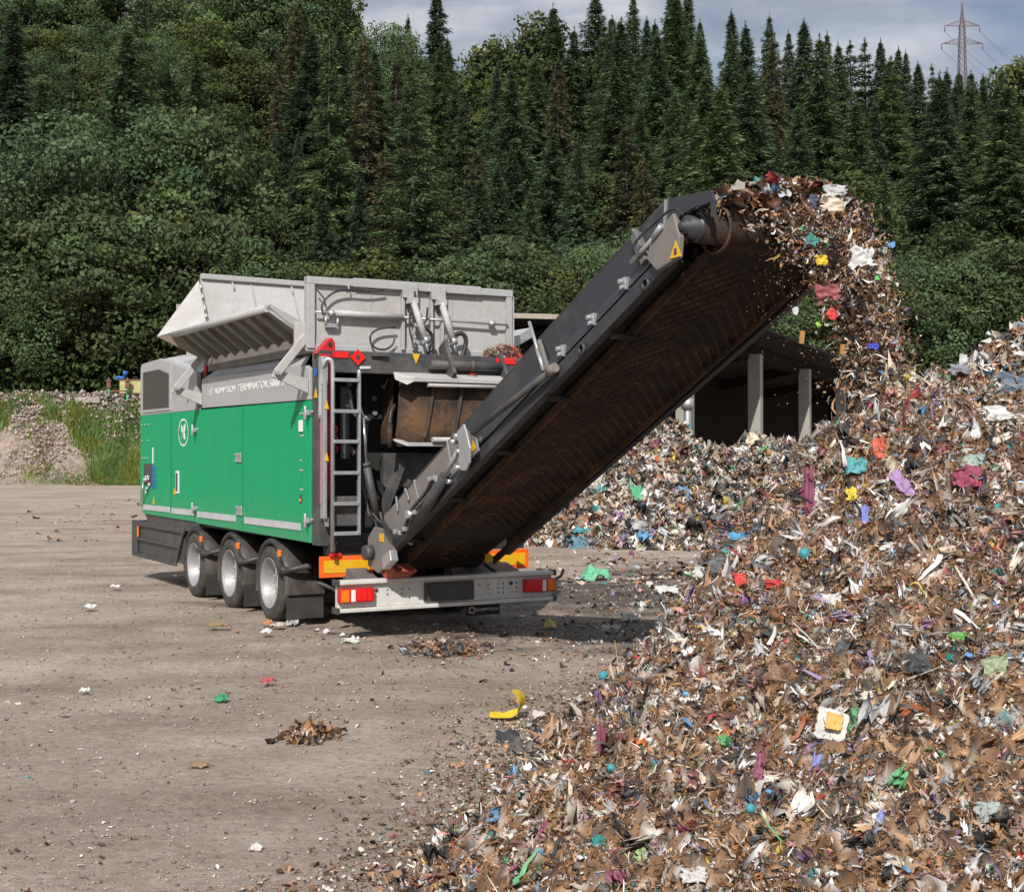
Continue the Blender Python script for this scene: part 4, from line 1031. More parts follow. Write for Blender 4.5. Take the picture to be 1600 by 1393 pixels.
# ------------------------------------------------------------------ conveyor (a part of the shredder)
cx0, cx1 = .5, 1.86
cv = MB()
cv.hexa([(cx0, -1.9, .93), (cx0 + .05, -1.9, .93), (cx0 + .05, -6.75, 3.29), (cx0, -6.75, 3.29), (cx0, -1.95, 1.05), (cx0 + .05, -1.95, 1.05), (cx0 + .05, -6.7, 3.42), (cx0, -6.7, 3.42)])
# lower channel along the left side
def chan(x0, x1, za=0., zb=0.):
    return MB().hexa([(x0, -2.0, .80 + za), (x1, -2.0, .80 + za), (x1, -6.72, 3.14 + za), (x0, -6.72, 3.14 + za), (x0, -2.08, .965 + zb), (x1, -2.08, .965 + zb), (x1, -6.78, 3.29 + zb), (x0, -6.78, 3.29 + zb)])
frame = chan(cx0 - .045, cx0 + .03)
conv = frame.build('conveyor', 'conv', mc, .006)
chan(cx1 - .03, cx1 + .03).build('side_beam', 'conv', conv, .006)
# side walls
topL = [(-2.0, 1.275), (-2.484, 1.545), (-3.606, 2.105), (-5.175, 2.9), (-5.981, 3.29), (-6.65, 3.606), (-7.11, 3.585), (-7.155, 3.50), (-6.95, 3.50), (-6.78, 3.47), (-6.72, 3.2), (-5.2, 2.5), (-2.0, .9)]
for (x0, x1) in ((cx0, cx0 + .02), (cx1 - .02, cx1)):
    w_ = MB().prism(topL, 'x', x0, x1).build('side_wall', 'conv', conv)
    x = x0
    if x0 == cx0:
        MB().prism([(-1.93, 1.24), (-3.62, 2.09), (-3.95, 1.92), (-1.98, .95), (-1.88, .98)], 'x', cx0 - .012, cx0 - .002).build('worn_plate', 'worn', conv)
        # bright ribs and edge
        m = MB()
        for (a_, b_) in (((-6.63, 3.60), (-6.60, 3.28)), ((-2.60, 1.60), (-2.75, 1.35))):
            m.beam((x - .008, *a_), (x - .008, *b_), .016, .02, (0, 1, 0))
        m.build_each('weld_seam', 'zinc', conv)
m = MB(); m.tube([(cx0 + .01, y, z + .006) for (y, z) in topL[:6]], .014, 6); m.build('rubber_edge', 'black', conv)
# guard flange of the head
MB().add([(cx0 + .02, -7.15, 3.5), (cx0 - .03, -7.15, 3.5), (cx0 - .04, -6.78, 3.44), (cx0 + .02, -6.78, 3.44), (cx0 - .03, -7.15, 3.40), (cx0 + .02, -7.15, 3.40)], [(0, 1, 2, 3), (0, 1, 4, 5)]).build('head_guard', 'conv', conv)
# skirt line cover plate between wall and channel
MB().hexa([(cx0 - .03, -3.9, 1.90), (cx0, -3.9, 1.90), (cx0, -6.68, 3.27), (cx0 - .03, -6.68, 3.27), (cx0 - .012, -3.9, 2.02), (cx0, -3.9, 2.02), (cx0, -6.68, 3.36), (cx0 - .012, -6.68, 3.36)]).build('skirt_strip', 'conv', conv)
# clamps
for (px, py) in ((978, 443), (928, 499), (880, 548)):
    p = Vector(S(px, py, cx0 - .03))
    m = MB().box(p.x - .02, p.x + .02, p.y - .025, p.y + .025, p.z - .045, p.z + .045)
    m.disc(p + Vector((-.02, .02, .015)), .02, (-.03, 0, 0), 10).disc(p + Vector((-.02, .0, -.03)), .018, (-.03, 0, 0), 10)
    m.build('clamp', 'zinc', conv, .004)
# support brackets on the wall
a_ = Vector(S(993, 366, cx0 - .03)); b_ = Vector(S(1010, 410, cx0 - .03))
m = MB().beam(a_, b_, .07, .06, (1, 0, 0)); m.tube([a_ + Vector((.0, .0, .03)), a_ - (b_ - a_) * .08], .03); m.build('upright_bracket', pm('bracket_grey', (.16, .16, .165), .4, .3, amt=.3), conv, .006)
a_ = Vector(S(827, 503, cx0 - .02)); b_ = Vector(S(850, 580, cx0 - .03))
MB().tube([a_, b_], .014).tube([a_.lerp(b_, .55), b_], .019).build('tension_rod', 'zinc', conv)
a_ = Vector(S(842, 532, cx0 - .02)); b_ = Vector(S(856, 578, cx0 - .03)); MB().beam(a_, b_, .04, .03, (1, 0, 0)).build('upright_bracket', 'worn', conv, .004)
# holes / pins in the channel
for (px, py) in ((1012, 444), (912, 545)):
    p = S(px, py, cx0 - .05); MB().lathe(p, [(-.015, .045), (-.03, .045), (-.03, .028), (-.015, .028), (.01, .028)], 'x', 20).build('pin', 'conv', conv)
# take-up unit at the head
m = MB().prism([(-6.58, 3.33), (-6.83, 3.47), (-6.90, 3.30), (-6.88, 3.16), (-6.64, 3.10), (-6.52, 3.2)], 'x', cx0 - .10, cx0 - .05)
hd = m.build('bearing_housing', 'worn', conv, .01)
p = Vector(S(1056, 391, cx0 - .103))
MB().plate([p + Vector((0, .065, -.05)), p + Vector((0, -.065, -.045)), p + Vector((0, 0, .065))], (-.004, 0, 0)).build('warning_triangle', 'yellow', hd)
m = MB().plate([p + Vector((-.005, .015, -.03)), p + Vector((-.005, -.018, -.028)), p + Vector((-.005, -.012, .01)), p + Vector((-.005, .01, .015))], (-.002, 0, 0)); m.build('symbol', 'black', hd)
m = MB().tube([(cx0 - .07, -6.3, 3.2), (cx0 - .07, -6.62, 3.36)], .02).tube([(cx0 - .11, -6.62, 3.33), (cx0 - .11, -6.72, 3.40)], .022)
m.build_each('adjusting_screw', 'zinc', conv)
hose([(cx0 - .09, -6.42, 3.22), (cx0 - .11, -6.4, 3.32), (cx0 - .08, -6.6, 3.44), (cx0 - .08, -6.8, 3.5), (cx0 - .09, -6.93, 3.44)], .009)
# head drum
dr = MB().lathe((0, -6.9, 3.37), [(cx0 + .06, .02), (cx0 + .06, .105), (cx0 + .24, .105), (cx0 + .24, .13), (cx0 + .28, .13), (cx1 - .2, .13), (cx1 - .1, .105), (cx1 - .1, .02)], 'x', 32)
drm = dr.build('head_drum', 'belt', conv)
MB().lathe((0, -6.9, 3.37), [(cx0 - .09, .0), (cx0 - .09, .03), (cx0 - .07, .032), (cx0 - .07, .05), (cx0 - .04, .052), (cx0 - .04, .078), (cx0 + .02, .082), (cx0 + .02, .1), (cx0 + .06, .1)], 'x', 28).build('bearing', 'conv', drm)
MB().lathe((0, -6.9, 3.37), [(cx0 + .2, .155), (cx0 + .2, .165), (cx0 + .23, .165), (cx0 + .23, .155)], 'x', 36).build('belt_edge', 'rust', drm)
# belt: carrying run, head wrap, return run, tail wrap
def belt():
    x0, x1 = cx0 + .22, cx1 - .12
    path = []
    rb = .148
    hy_, hz_ = -6.9, 3.37; ty_, tz_ = -1.55, .85; rt = .2
    slope = math.atan2(hz_ - tz_, -(hy_ - ty_))            # rising towards -Y
    # along the underside from the tail to the head, then over and back
    n = 40
    low = []
    for i in range(n + 1):
        t = i / n; y = ty_ + (hy_ - ty_) * t; z = tz_ + (hz_ - tz_) * t
        off = rt * (1 - t) + rb * t
        sag = .05 * math.sin(math.pi * t)
        low.append((y - math.sin(slope) * 0 + off * -math.sin(slope) * -1 * 1.0, z - off * math.cos(slope) - sag))
    head = []
    for i in range(1, 14):
        a = math.pi * i / 14
        # rotate from underside normal to topside normal around the head
        nx, nz = math.sin(slope), -math.cos(slope)          # underside normal (y,z)
        ca, sa = math.cos(a), math.sin(a)
        # rotation direction passes through the forward (uphill) direction (-cos, sin)
        fx, fz = -math.cos(slope), math.sin(slope)
        head.append((hy_ + rb * (nx * ca + fx * sa), hz_ + rb * (nz * ca + fz * sa)))
    top = [(hy_ + (ty_ - hy_) * t - math.sin(slope) * (rb + (rt - rb) * t), hz_ + (tz_ - hz_) * t + math.cos(slope) * (rb + (rt - rb) * t)) for t in np.linspace(0, 1, 12)]
    tail = []
    for i in range(1, 10):
        a = math.pi * i / 10; nx, nz = -math.sin(slope), math.cos(slope); fx, fz = math.cos(slope), -math.sin(slope)
        ca, sa = math.cos(a), math.sin(a); tail.append((ty_ + rt * (nx * ca + fx * sa), tz_ + rt * (nz * ca + fz * sa)))
    lp = low + head + top + tail; k = len(lp); m = MB()
    xs = np.linspace(x0, x1, 9)
    vs = [(x, y, z) for (y, z) in lp for x in xs]; fs = []
    for i in range(k):
        j = (i + 1) % k
        for q in range(8): fs.append((i * 9 + q, i * 9 + q + 1, j * 9 + q + 1, j * 9 + q))
    m.add(vs, fs, True); nbelt = len(m.f)
    # chevron cleats on the return run: staggered short bars, as one pattern
    L = len(low)
    def lowpt(s):
        s = max(0., min(.9999, s)) * (L - 1); i = int(s); f = s - i
        return (low[i][0] * (1 - f) + low[i + 1][0] * f, low[i][1] * (1 - f) + low[i + 1][1] * f)
    nx, nz = math.sin(slope), -math.cos(slope)
    W2 = (x1 - x0) / 2; xc = (x0 + x1) / 2; total = math.hypot(hy_ - ty_, hz_ - tz_)
    s = 0.1; row = 0
    while s < total + .6:
        for side in (-1, 1):
            for j in range(7):
                ua = (j + .08) / 7; ub = (j + .92) / 7
                sa_ = (s - ua * .48) / total; sb_ = (s - ub * .48) / total
                if sa_ > .985 or sb_ < .01: continue
                pa = lowpt(sa_); pb = lowpt(sb_); th = .032 / total
                pa2 = lowpt(sa_ - th); pb2 = lowpt(sb_ - th)
                xa, xb = xc + side * W2 * ua * .97, xc + side * W2 * ub * .97; h = .02
                m.hexa([(xa, pa[0], pa[1]), (xb, pb[0], pb[1]), (xb, pb2[0], pb2[1]), (xa, pa2[0], pa2[1]),
                        (xa, pa[0] + nx * h, pa[1] + nz * h), (xb, pb[0] + nx * h, pb[1] + nz * h), (xb, pb2[0] + nx * h, pb2[1] + nz * h), (xa, pa2[0] + nx * h, pa2[1] + nz * h)])
        s += .12; row += 1
    bo = m.build('belt', 'belt', conv); bo.data.materials.append(M['cleat'])
    bo.data.polygons.foreach_set('material_index', [0] * nbelt + [1] * (len(m.f) - nbelt))
belt()
for x_ in (cx0 + .215, cx1 - .115): MB().hexa([(x_ - .012, -1.9, .70), (x_ + .012, -1.9, .70), (x_ + .012, -6.8, 3.175), (x_ - .012, -6.8, 3.175), (x_ - .012, -1.9, .78), (x_ + .012, -1.9, .78), (x_ + .012, -6.8, 3.25), (x_ - .012, -6.8, 3.25)]).build('belt_rim', 'cleat', conv)
# dark inner web between the beams, idlers
m = MB().hexa([(cx0 + .03, -2.2, .98), (cx1 - .03, -2.2, .98), (cx1 - .03, -6.6, 3.18), (cx0 + .03, -6.6, 3.18), (cx0 + .03, -2.2, 1.0), (cx1 - .03, -2.2, 1.0), (cx1 - .03, -6.6, 3.2), (cx0 + .03, -6.6, 3.2)])
m.build('inner_plate', 'inner', conv)
for t in (.15, .32, .49, .66, .83):
    y = -1.6 - 5.2 * t; z = .62 + 2.5 * t
    MB().tube([(cx0 + .02, y, z + .02), (cx0 + .22, y, z + .02)], .025).build('idler', 'inner', conv)
# lift strut
a_ = Vector(S(738, 676, cx0 - .14)); b_ = Vector(S(858, 581, cx0 - .1))
m = MB().tube([a_, b_], .026, 12); st = m.build('support_strut', 'dark', conv)
m = MB().tube([b_, b_ + (b_ - a_).normalized() * .09], .04, 12); m.build('end_fitting', 'worn', st)
# hinge plates
for dx_ in (-.10, -.19):
    pts = [S(px, py, cx0 + dx_) for (px, py) in ((724, 662), (729, 678), (734, 700), (733, 722), (727, 735), (720, 735), (716, 722), (717, 700), (713, 675))]
    MB().plate(pts, (.02, 0, 0)).build('hinge_plate', 'zinc', conv, .004)
m = MB()
for (px, py) in ((724, 681), (727, 705), (725, 730), (718, 690), (704, 740), (705, 752), (755, 685)):
    p = Vector(S(px, py, cx0 - .05)); m.disc(p, .022, (-.09 if py < 735 and px < 735 else -.04, 0, 0), 10)
m.build_each('bolt', 'zinc', conv)
p = Vector(S(740, 700, cx0 - .12)); MB().plate([p + Vector((0, .07, -.09)), p + Vector((0, -.09, -.02)), p + Vector((0, -.04, .09))], (.01, 0, 0)).build('cover_plate', 'zinc', conv)
MB().plate([p + Vector((-.003, .05, -.05)), p + Vector((-.003, -.05, .0)), p + Vector((-.003, .01, .07))], (-.003, 0, 0)).build('warning_triangle', 'yellow', conv)
# folding cylinder on the lower section
a_ = Vector(S(655, 812, cx0 - .08)); b_ = Vector(S(695, 744, cx0 - .1)); c_ = Vector(S(714, 706, cx0 - .12))
MB().tube([a_, b_], .05, 12).build('hydraulic_cylinder', 'dark', conv)
MB().tube([b_, c_], .02, 10).build('piston_rod', 'zinc', conv)
def sh_(pts, r=.012, X=cx0 - .12, mat='hose'): return MB().tube(cat_curve([S(px, py, X) for (px, py) in pts]), r, 8).build('hose', mat, conv)
sh_([(675, 748), (668, 765), (652, 785), (642, 798), (636, 815), (630, 832)], .018)
sh_([(680, 750), (672, 770), (660, 785), (648, 800), (640, 818)], .014)
sh_([(600, 815), (610, 828), (622, 833), (634, 828)], .014); sh_([(594, 800), (600, 820), (615, 838), (628, 838)], .016)
m = MB()
for (px, py) in ((672, 748), (679, 746), (683, 749), (625, 832), (632, 826), (618, 830), (648, 800)):
    p = S(px, py, cx0 - .13); m.box(p[0] - .02, p[0] + .02, p[1] - .025, p[1] + .025, p[2] - .02, p[2] + .02)
m.build_each('fitting', 'zinc', conv, .005)
MB().disc(S(650, 803, cx0 - .06), .04, (-.1, 0, 0), 14).build('pivot', 'zinc', conv)
def chain(px, py, px2, py2):
    m = MB(); a = Vector(S(px, py, cx0 - .035)); b = Vector(S(px2, py2, cx0 - .035)); n = 9
    for k in range(n): m.box(*(lambda p: (p.x - .006, p.x + .006, p.y - .012, p.y + .012, p.z - .018, p.z + .018))(a.lerp(b, k / (n - 1))))
    m.build('chain', 'zinc', conv, .003)
chain(699, 692, 704, 720); chain(633, 765, 638, 778); chain(619, 778, 621, 795)
# tail bracket
m = MB().prism([(-1.75, 1.12), (-2.12, 1.1), (-2.25, .92), (-2.0, .74), (-1.85, .66), (-1.6, .72), (-1.6, 1.0)], 'x', cx0 - .05, cx0 - .012)
tb = m.build('tail_bracket', 'worn', conv, .008)
MB().disc((cx0 - .06, -1.72, .86), .075, (-.08, 0, 0), 20).build('pivot', 'dark', tb)
MB().prism([(-2.1, .84), (-2.28, .92), (-2.32, .82), (-2.12, .72)], 'x', cx0 - .12, cx0 - .04).build('guide_block', 'zinc', tb, .004)
MB().box(cx0 - .055, cx0 - .051, -2.0, -1.9, .98, 1.06).build('sticker', 'yellow', tb)
MB().prism([(-1.7, .70), (-1.95, .60), (-2.2, .70), (-2.0, .76)], 'x', cx0 + .0, cx0 + .22).build('scraper', pm('red_worn', (.32, .06, .03), .7, amt=.7, dirt=(.12, .07, .05)), tb)
# tail drum
MB().lathe((0, -1.55, .85), [(cx0 + .12, .02), (cx0 + .12, .19), (cx1 - .12, .19), (cx1 - .12, .02)], 'x', 28).build('tail_drum', 'belt', conv)
# ------------------------------------------------------------------ open shed
sd = empty('open_shed', (3.4, 31, 0))
tag(sd, 'long dark open shed with concrete posts and a low roof behind the waste heaps', 'shed')
o0 = Vector((3.4, 31, 0))
def pl(*p): return [tuple(Vector(q) - o0) for q in p]
dirv = Vector((3, 7, 0)).normalized(); perp = Vector((-7, 3, 0)).normalized()
c0 = Vector((3.1, 30.3, 0)); c1 = c0 + dirv * 40; dep = perp * 9
def L3(p, z): return (p.x - o0.x, p.y - o0.y, z)
m = MB().hexa([L3(c0 - perp * .7, 5.36), L3(c0 + dep, 3.5), L3(c1 + dep, 3.5), L3(c1 - perp * .7, 5.36), L3(c0 - perp * .7, 5.42), L3(c0 + dep, 3.57), L3(c1 + dep, 3.57), L3(c1 - perp * .7, 5.42)])
rf = m.build('roof', 'rooft', sd)
m = MB().beam(L3(c0 - perp * .72, 5.41), L3(c1 - perp * .72, 5.41), .04, .08); m.build('gutter', 'rooft', rf)
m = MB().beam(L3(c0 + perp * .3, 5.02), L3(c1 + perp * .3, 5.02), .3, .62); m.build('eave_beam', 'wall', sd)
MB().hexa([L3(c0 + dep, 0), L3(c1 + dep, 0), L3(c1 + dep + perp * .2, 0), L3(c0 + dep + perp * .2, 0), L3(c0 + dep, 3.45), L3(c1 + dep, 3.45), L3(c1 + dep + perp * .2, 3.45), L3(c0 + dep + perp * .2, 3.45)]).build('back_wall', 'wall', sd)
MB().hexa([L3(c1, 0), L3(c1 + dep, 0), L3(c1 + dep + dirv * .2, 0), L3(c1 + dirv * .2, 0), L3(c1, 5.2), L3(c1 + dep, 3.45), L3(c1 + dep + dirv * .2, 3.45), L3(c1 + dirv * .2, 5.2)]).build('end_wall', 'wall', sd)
for k, t in enumerate((2.9, 10.5, 18.1, 25.5, 33)):
    p = c0 + dirv * t
    a = dirv * .19; b = perp * .19
    m = MB().hexa([L3(p - a - b, 0), L3(p + a - b, 0), L3(p + a + b, 0), L3(p - a + b, 0), L3(p - a - b, 4.85), L3(p + a - b, 4.85), L3(p + a + b, 4.85), L3(p - a + b, 4.85)])
    m.build('post', 'concrete', sd, .02)
    MB().beam(L3(p + perp * .5, 4.85), L3(p + perp * 8.8, 3.2), .2, .35).build('rafter', 'wall', sd)
iq = perp * 3.0  # added dark sheet close behind the posts, stands in for the shed's inner shade
MB().hexa([L3(c0 + iq - dirv * 1.5, 0), L3(c1 + iq, 0), L3(c1 + iq + perp * .15, 0), L3(c0 + iq + perp * .15 - dirv * 1.5, 0), L3(c0 + iq - dirv * 1.5, 4.6), L3(c1 + iq, 4.6), L3(c1 + iq + perp * .15, 4.6), L3(c0 + iq + perp * .15 - dirv * 1.5, 4.6)]).build('interior_shade_sheet', 'wall', sd)
# left wing
w0 = Vector((3.4, 30.6, 0)); w1 = Vector((-7.0, 28.0, 0)); wd = Vector((-.24, .97, 0)) * 10
m = MB().hexa([L3(w1, 4.84), L3(w0, 4.84), L3(w0 + wd, 5.0), L3(w1 + wd, 5.0), L3(w1, 4.92), L3(w0, 4.92), L3(w0 + wd, 5.2), L3(w1 + wd, 5.2)]); r2 = m.build('roof', 'rooft', sd)
MB().beam(L3(w1 - wd * .004, 4.93), L3(w0 - wd * .004, 4.93), .05, .11).build('fascia_board', 'fascia', r2)
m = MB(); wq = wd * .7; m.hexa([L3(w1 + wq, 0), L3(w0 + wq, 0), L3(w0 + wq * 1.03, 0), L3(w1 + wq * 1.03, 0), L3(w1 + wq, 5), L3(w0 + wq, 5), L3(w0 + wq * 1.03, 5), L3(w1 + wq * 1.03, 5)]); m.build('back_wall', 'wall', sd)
for t in (.1, .36, .64, .97):
    p = w0.lerp(w1, t); MB().box(p.x - o0.x - .15, p.x - o0.x + .15, p.y - o0.y + .1, p.y - o0.y + .4, 0, 4.8).build('post', 'concrete', sd, .02)
# steel pipe post
p = G(1079, 730, 0); m = MB(); pp = Vector((4.05, 31.0, 0))
m.tube([pp, pp + Vector((0, 0, 4.9))], .09, 12).tube([pp + Vector((0, 0, 2.9)), pp + Vector((0, 0, 3.15))], .14, 12)
tag(m.build('downpipe', 'zinc'), 'grey metal pipe standing before the leftmost visible post of the shed', 'pipe')
# blocks
m = MB().box(2.95, 3.35, 30.0, 30.5, 0, 1.28).box(2.93, 3.37, 29.98, 30.5, 1.29, 2.62)
tag(m.build('concrete_block', 'concrete', None, .03), 'beige concrete block standing between conveyor and shed pipe', 'concrete block')
m = MB().box(6.6, 7.1, 30.9, 31.4, 0, 1.0).box(6.58, 7.12, 30.88, 31.4, 1.01, 2.05)
tag(m.build('concrete_block', 'mossgreen', None, .03), 'mossy green concrete block beside the shed post on the right', 'concrete block')

# ------------------------------------------------------------------ rack and panel on the bank
def tz(x, y): return float(terrain(np.array([x]), np.array([y]))[0])
ry = 90.5; xa = (170 - 800) / F * ry; xb = (199 - 800) / F * ry; zb = 5.85
rk = empty('steel_rack', (xa, ry, zb)); tag(rk, 'rusty and green steel rack standing on the crest of the bank', 'rack')
W_ = xb - xa
for x in (0, W_):
    MB().box(x - .07, x + .07, -.07, .07, -.3, .9).build('leg', 'green', rk)
    m = MB().box(x - .18, x + .18, -.15, .15, .55, .62).box(x - .13, x + .13, -.1, .1, .62, 1.0).box(x - .2, x + .2, -.17, .17, 1.0, 1.07).box(x - .06, x + .06, -.06, .06, 1.07, 1.25); m.build('post_head', 'rustpost', rk)
MB().box(-.1, W_ + .1, -.06, .06, .3, .4).build('beam', 'rustpost', rk)
for z in (-.1, .15): MB().box(0, W_ + 1.4, .3, .36, z, z + .07).build('beam', 'rustpost', rk)
xx = (196 - 800) / F * 91; pz = HC + (712 - 593) / F * 91
pn = empty('board_panel', (xx, 91, pz - 1.1)); tag(pn, 'yellowish board panel with rusty top edge standing behind the shredder', 'panel')
MB().box(-.4, 2.6, 0, .06, -1.5, 1.05).build('board', 'yellowpanel', pn); MB().box(-.5, 2.7, -.04, .1, 1.05, 1.13).build('top_rail', 'rustpost', pn)
bx = (192 - 800) / F * 89.3
m = MB().tube(cat_curve([(bx - .5, 89.3, zb + 1.05), (bx - .3, 89.3, zb + 1.2), (bx, 89.3, zb + 1.15), (bx + .15, 89.3, zb + 1.45)]), .1, 10).tube([(bx + .15, 89.2, zb + 1.35), (bx + .22, 89.2, zb + 1.6)], .16, 10)
tag(m.build('blue_canister', 'blue'), 'small blue canister lying on the steel rack', 'canister')
m = MB().hexa([(-29.2, 89.6, zb - .5), (-27.5, 89.6, zb - .5), (-27.5, 90.6, zb - .5), (-29.2, 90.6, zb - .5), (-29.2, 89.6, zb - .1), (-27.5, 89.6, zb - .1), (-27.5, 90.6, zb - .1), (-29.2, 90.6, zb - .1)])
tag(m.build('concrete_slab', 'concrete', None, .03), 'pale concrete slab lying on the crest left of the steel rack', 'slab')

# ------------------------------------------------------------------ pylon
def pylon():
    D = 300.; x = (1505 - 800) / F * D; z0 = 38.; ztop = HC + (712 - 2) / F * D; k = D / F
    r = empty('power_pylon', (x, D, z0)); tag(r, 'red lattice power pylon with two crossarms rising beyond the forested ridge', 'pylon')
    H = ztop - z0; za1 = HC + (712 - 39) * k - z0; za2 = HC + (712 - 67) * k - z0
    m = MB()
    def hw(z): return .35 + (H - z) * .028 if z < za1 else max(.04, .42 * (H - z) / (H - za1))
    zs = [0]; 
    while zs[-1] < H - .8: zs.append(zs[-1] + max(.8, hw(zs[-1]) * 1.7))
    zs[-1] = H
    t = .09
    for i in range(len(zs) - 1):
        a, b = zs[i], zs[i + 1]; ha, hb = hw(a), hw(b)
        C4 = lambda h, z: [(-h, -h, z), (h, -h, z), (h, h, z), (-h, h, z)]
        A_, B_ = C4(ha, a), C4(hb, b)
        for q in range(4):
            m.beam(A_[q], B_[q], t * 1.5, t * 1.5); m.beam(A_[q], B_[(q + 1) % 4], t, t); m.beam(A_[(q + 1) % 4], B_[q], t, t)
    m.build('lattice_mast', 'pyl', r)
    ends = []
    for (z, hwid) in ((za1, 27.5 * k), (za2, 32 * k)):
        c = MB(); h = hw(z)
        for s in (-1, 1):
            e = (s * hwid, 0, z)
            for yy in (-h, h):
                c.beam((s * h, yy, z), e, t, t); c.beam((s * h, yy, z + 1.2), e, t, t)
            for j in range(1, 5):
                f = j / 5; c.beam((s * (h + (hwid - h) * f), 0, z), (s * (h + (hwid - h) * (f - .1)), 0, z + 1.2 * (1 - f)), t, t)
            ends.append((x + s * hwid, D, z0 + z - 1.3))
            c.tube([(s * hwid, 0, z), (s * hwid, 0, z - 1.3)], .12, 6)
        c.build('crossarm', 'pyl', r)
    for j, (ex, ey, ez) in enumerate(ends):
        side = 'left' if j % 2 == 0 else 'right'; lv = 'upper' if j < 2 else 'lower'
        m = MB(); pts = [Vector((ex, ey, ez)).lerp(Vector((ex + 75, ey + 60, ez - 9)), t / 14) - Vector((0, 0, 7 * math.sin(math.pi * t / 14))) for t in range(15)]
        m.tube(pts, .035, 4)
        if j % 2 == 0 or True:
            pts2 = [Vector((ex, ey, ez)).lerp(Vector((ex - 6 , ey - 110, ez - 55)), t / 14) - Vector((0, 0, 5 * math.sin(math.pi * t / 14))) for t in range(15)]
            m.tube(pts2, .03, 4)
        tag(m.build('power_cable', 'wire'), f'thin power cable hanging from the {side} end of the pylon\'s {lv} crossarm', 'power cable')
pylon()

# ------------------------------------------------------------------ trees
def conifer(seed, H=1., Rr=.2, nb=54, shape=.82, droop=.3, colr=(.035, .062, .03), gap=0.):
    r = np.random.default_rng(seed); pts = []; dirs = []; sz = []; dep = []; tone = []
    for lv in range(nb):
        t = (lv + r.uniform(-.35, .35)) / nb; t = min(max(t, 0), .985); z = .05 + .95 * t
        L = Rr * (1 - t) ** shape * r.uniform(.8, 1.15) * min(1, .55 + t * 3)
        k = 6 + int(3 * (1 - t)); a0 = r.uniform(0, 6.3)
        for b in range(k):
            if r.uniform() < gap: continue
            a = a0 + 2 * math.pi * b / k + r.uniform(-.35, .35); Lb = L * r.uniform(.55, 1.2)
            if Lb < .004: continue
            dr_ = droop * r.uniform(.5, 1.5) - .55 * max(0, t - .7); tn = r.uniform(.7, 1.3)
            n = int(16 + 95 * Lb / Rr)
            s = r.uniform(.05, 1.02, n) ** .9
            # bough sags, its tip lifts again
            zz = z - dr_ * Lb * (s ** 1.2 - .45 * s ** 3)
            sgn = r.choice((-1, 1), n); off = r.uniform(0, 1, n) ** .8 * .30 * Lb * (1.08 - s) * sgn
            ca, sa = math.cos(a), math.sin(a); rad = Lb * s
            p = np.stack([ca * rad - sa * off, sa * rad + ca * off, zz - np.abs(off) * .45 + r.normal(0, .007, n)], -1)
            d = np.stack([ca - sa * sgn * .8 + r.normal(0, .2, n), sa + ca * sgn * .8 + r.normal(0, .2, n), -.35 + r.normal(0, .25, n)], -1)
            pts.append(p); dirs.append(d); sz.append(r.uniform(.6, 1.5, n) * (.0125 * (1 - .45 * t))); dep.append(s); tone.append(np.full(n, tn))
    n = 60; zz = r.uniform(.94, 1.015, n); pts.append(np.stack([r.normal(0, .001, n), r.normal(0, .001, n), zz], -1)); dirs.append(r.normal(0, .5, (n, 3)) + np.array([0, 0, .8])); sz.append(np.full(n, .006)); dep.append(np.full(n, .9)); tone.append(np.ones(n))
    P = np.concatenate(pts); D_ = np.concatenate(dirs); D_ /= np.linalg.norm(D_, axis=1, keepdims=True); s = np.concatenate(sz); dp = np.concatenate(dep); tn = np.concatenate(tone)
    sd_ = np.cross(D_, r.normal(size=D_.shape) * .6 + np.array([0, 0, 1.])); sd_ /= np.linalg.norm(sd_, axis=1, keepdims=True)
    wv = s[:, None] * .36
    V_ = np.stack([P - sd_ * wv, P + sd_ * wv, P + D_ * s[:, None] * 2.3], 1).reshape(-1, 3) * H
    c = 2.55 * (np.array(colr) * np.array([1.08, 1., .95]))[None] * ((.45 + .65 * dp) * tn * r.uniform(.65, 1.35, len(P)))[:, None]  # inner shade of the crown painted in: sprays darken towards the trunk
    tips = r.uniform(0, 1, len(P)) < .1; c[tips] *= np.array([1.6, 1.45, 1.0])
    return npmesh('crown', V_, [np.arange(len(P) * 3).reshape(-1, 3)], np.repeat(c, 3, 0))
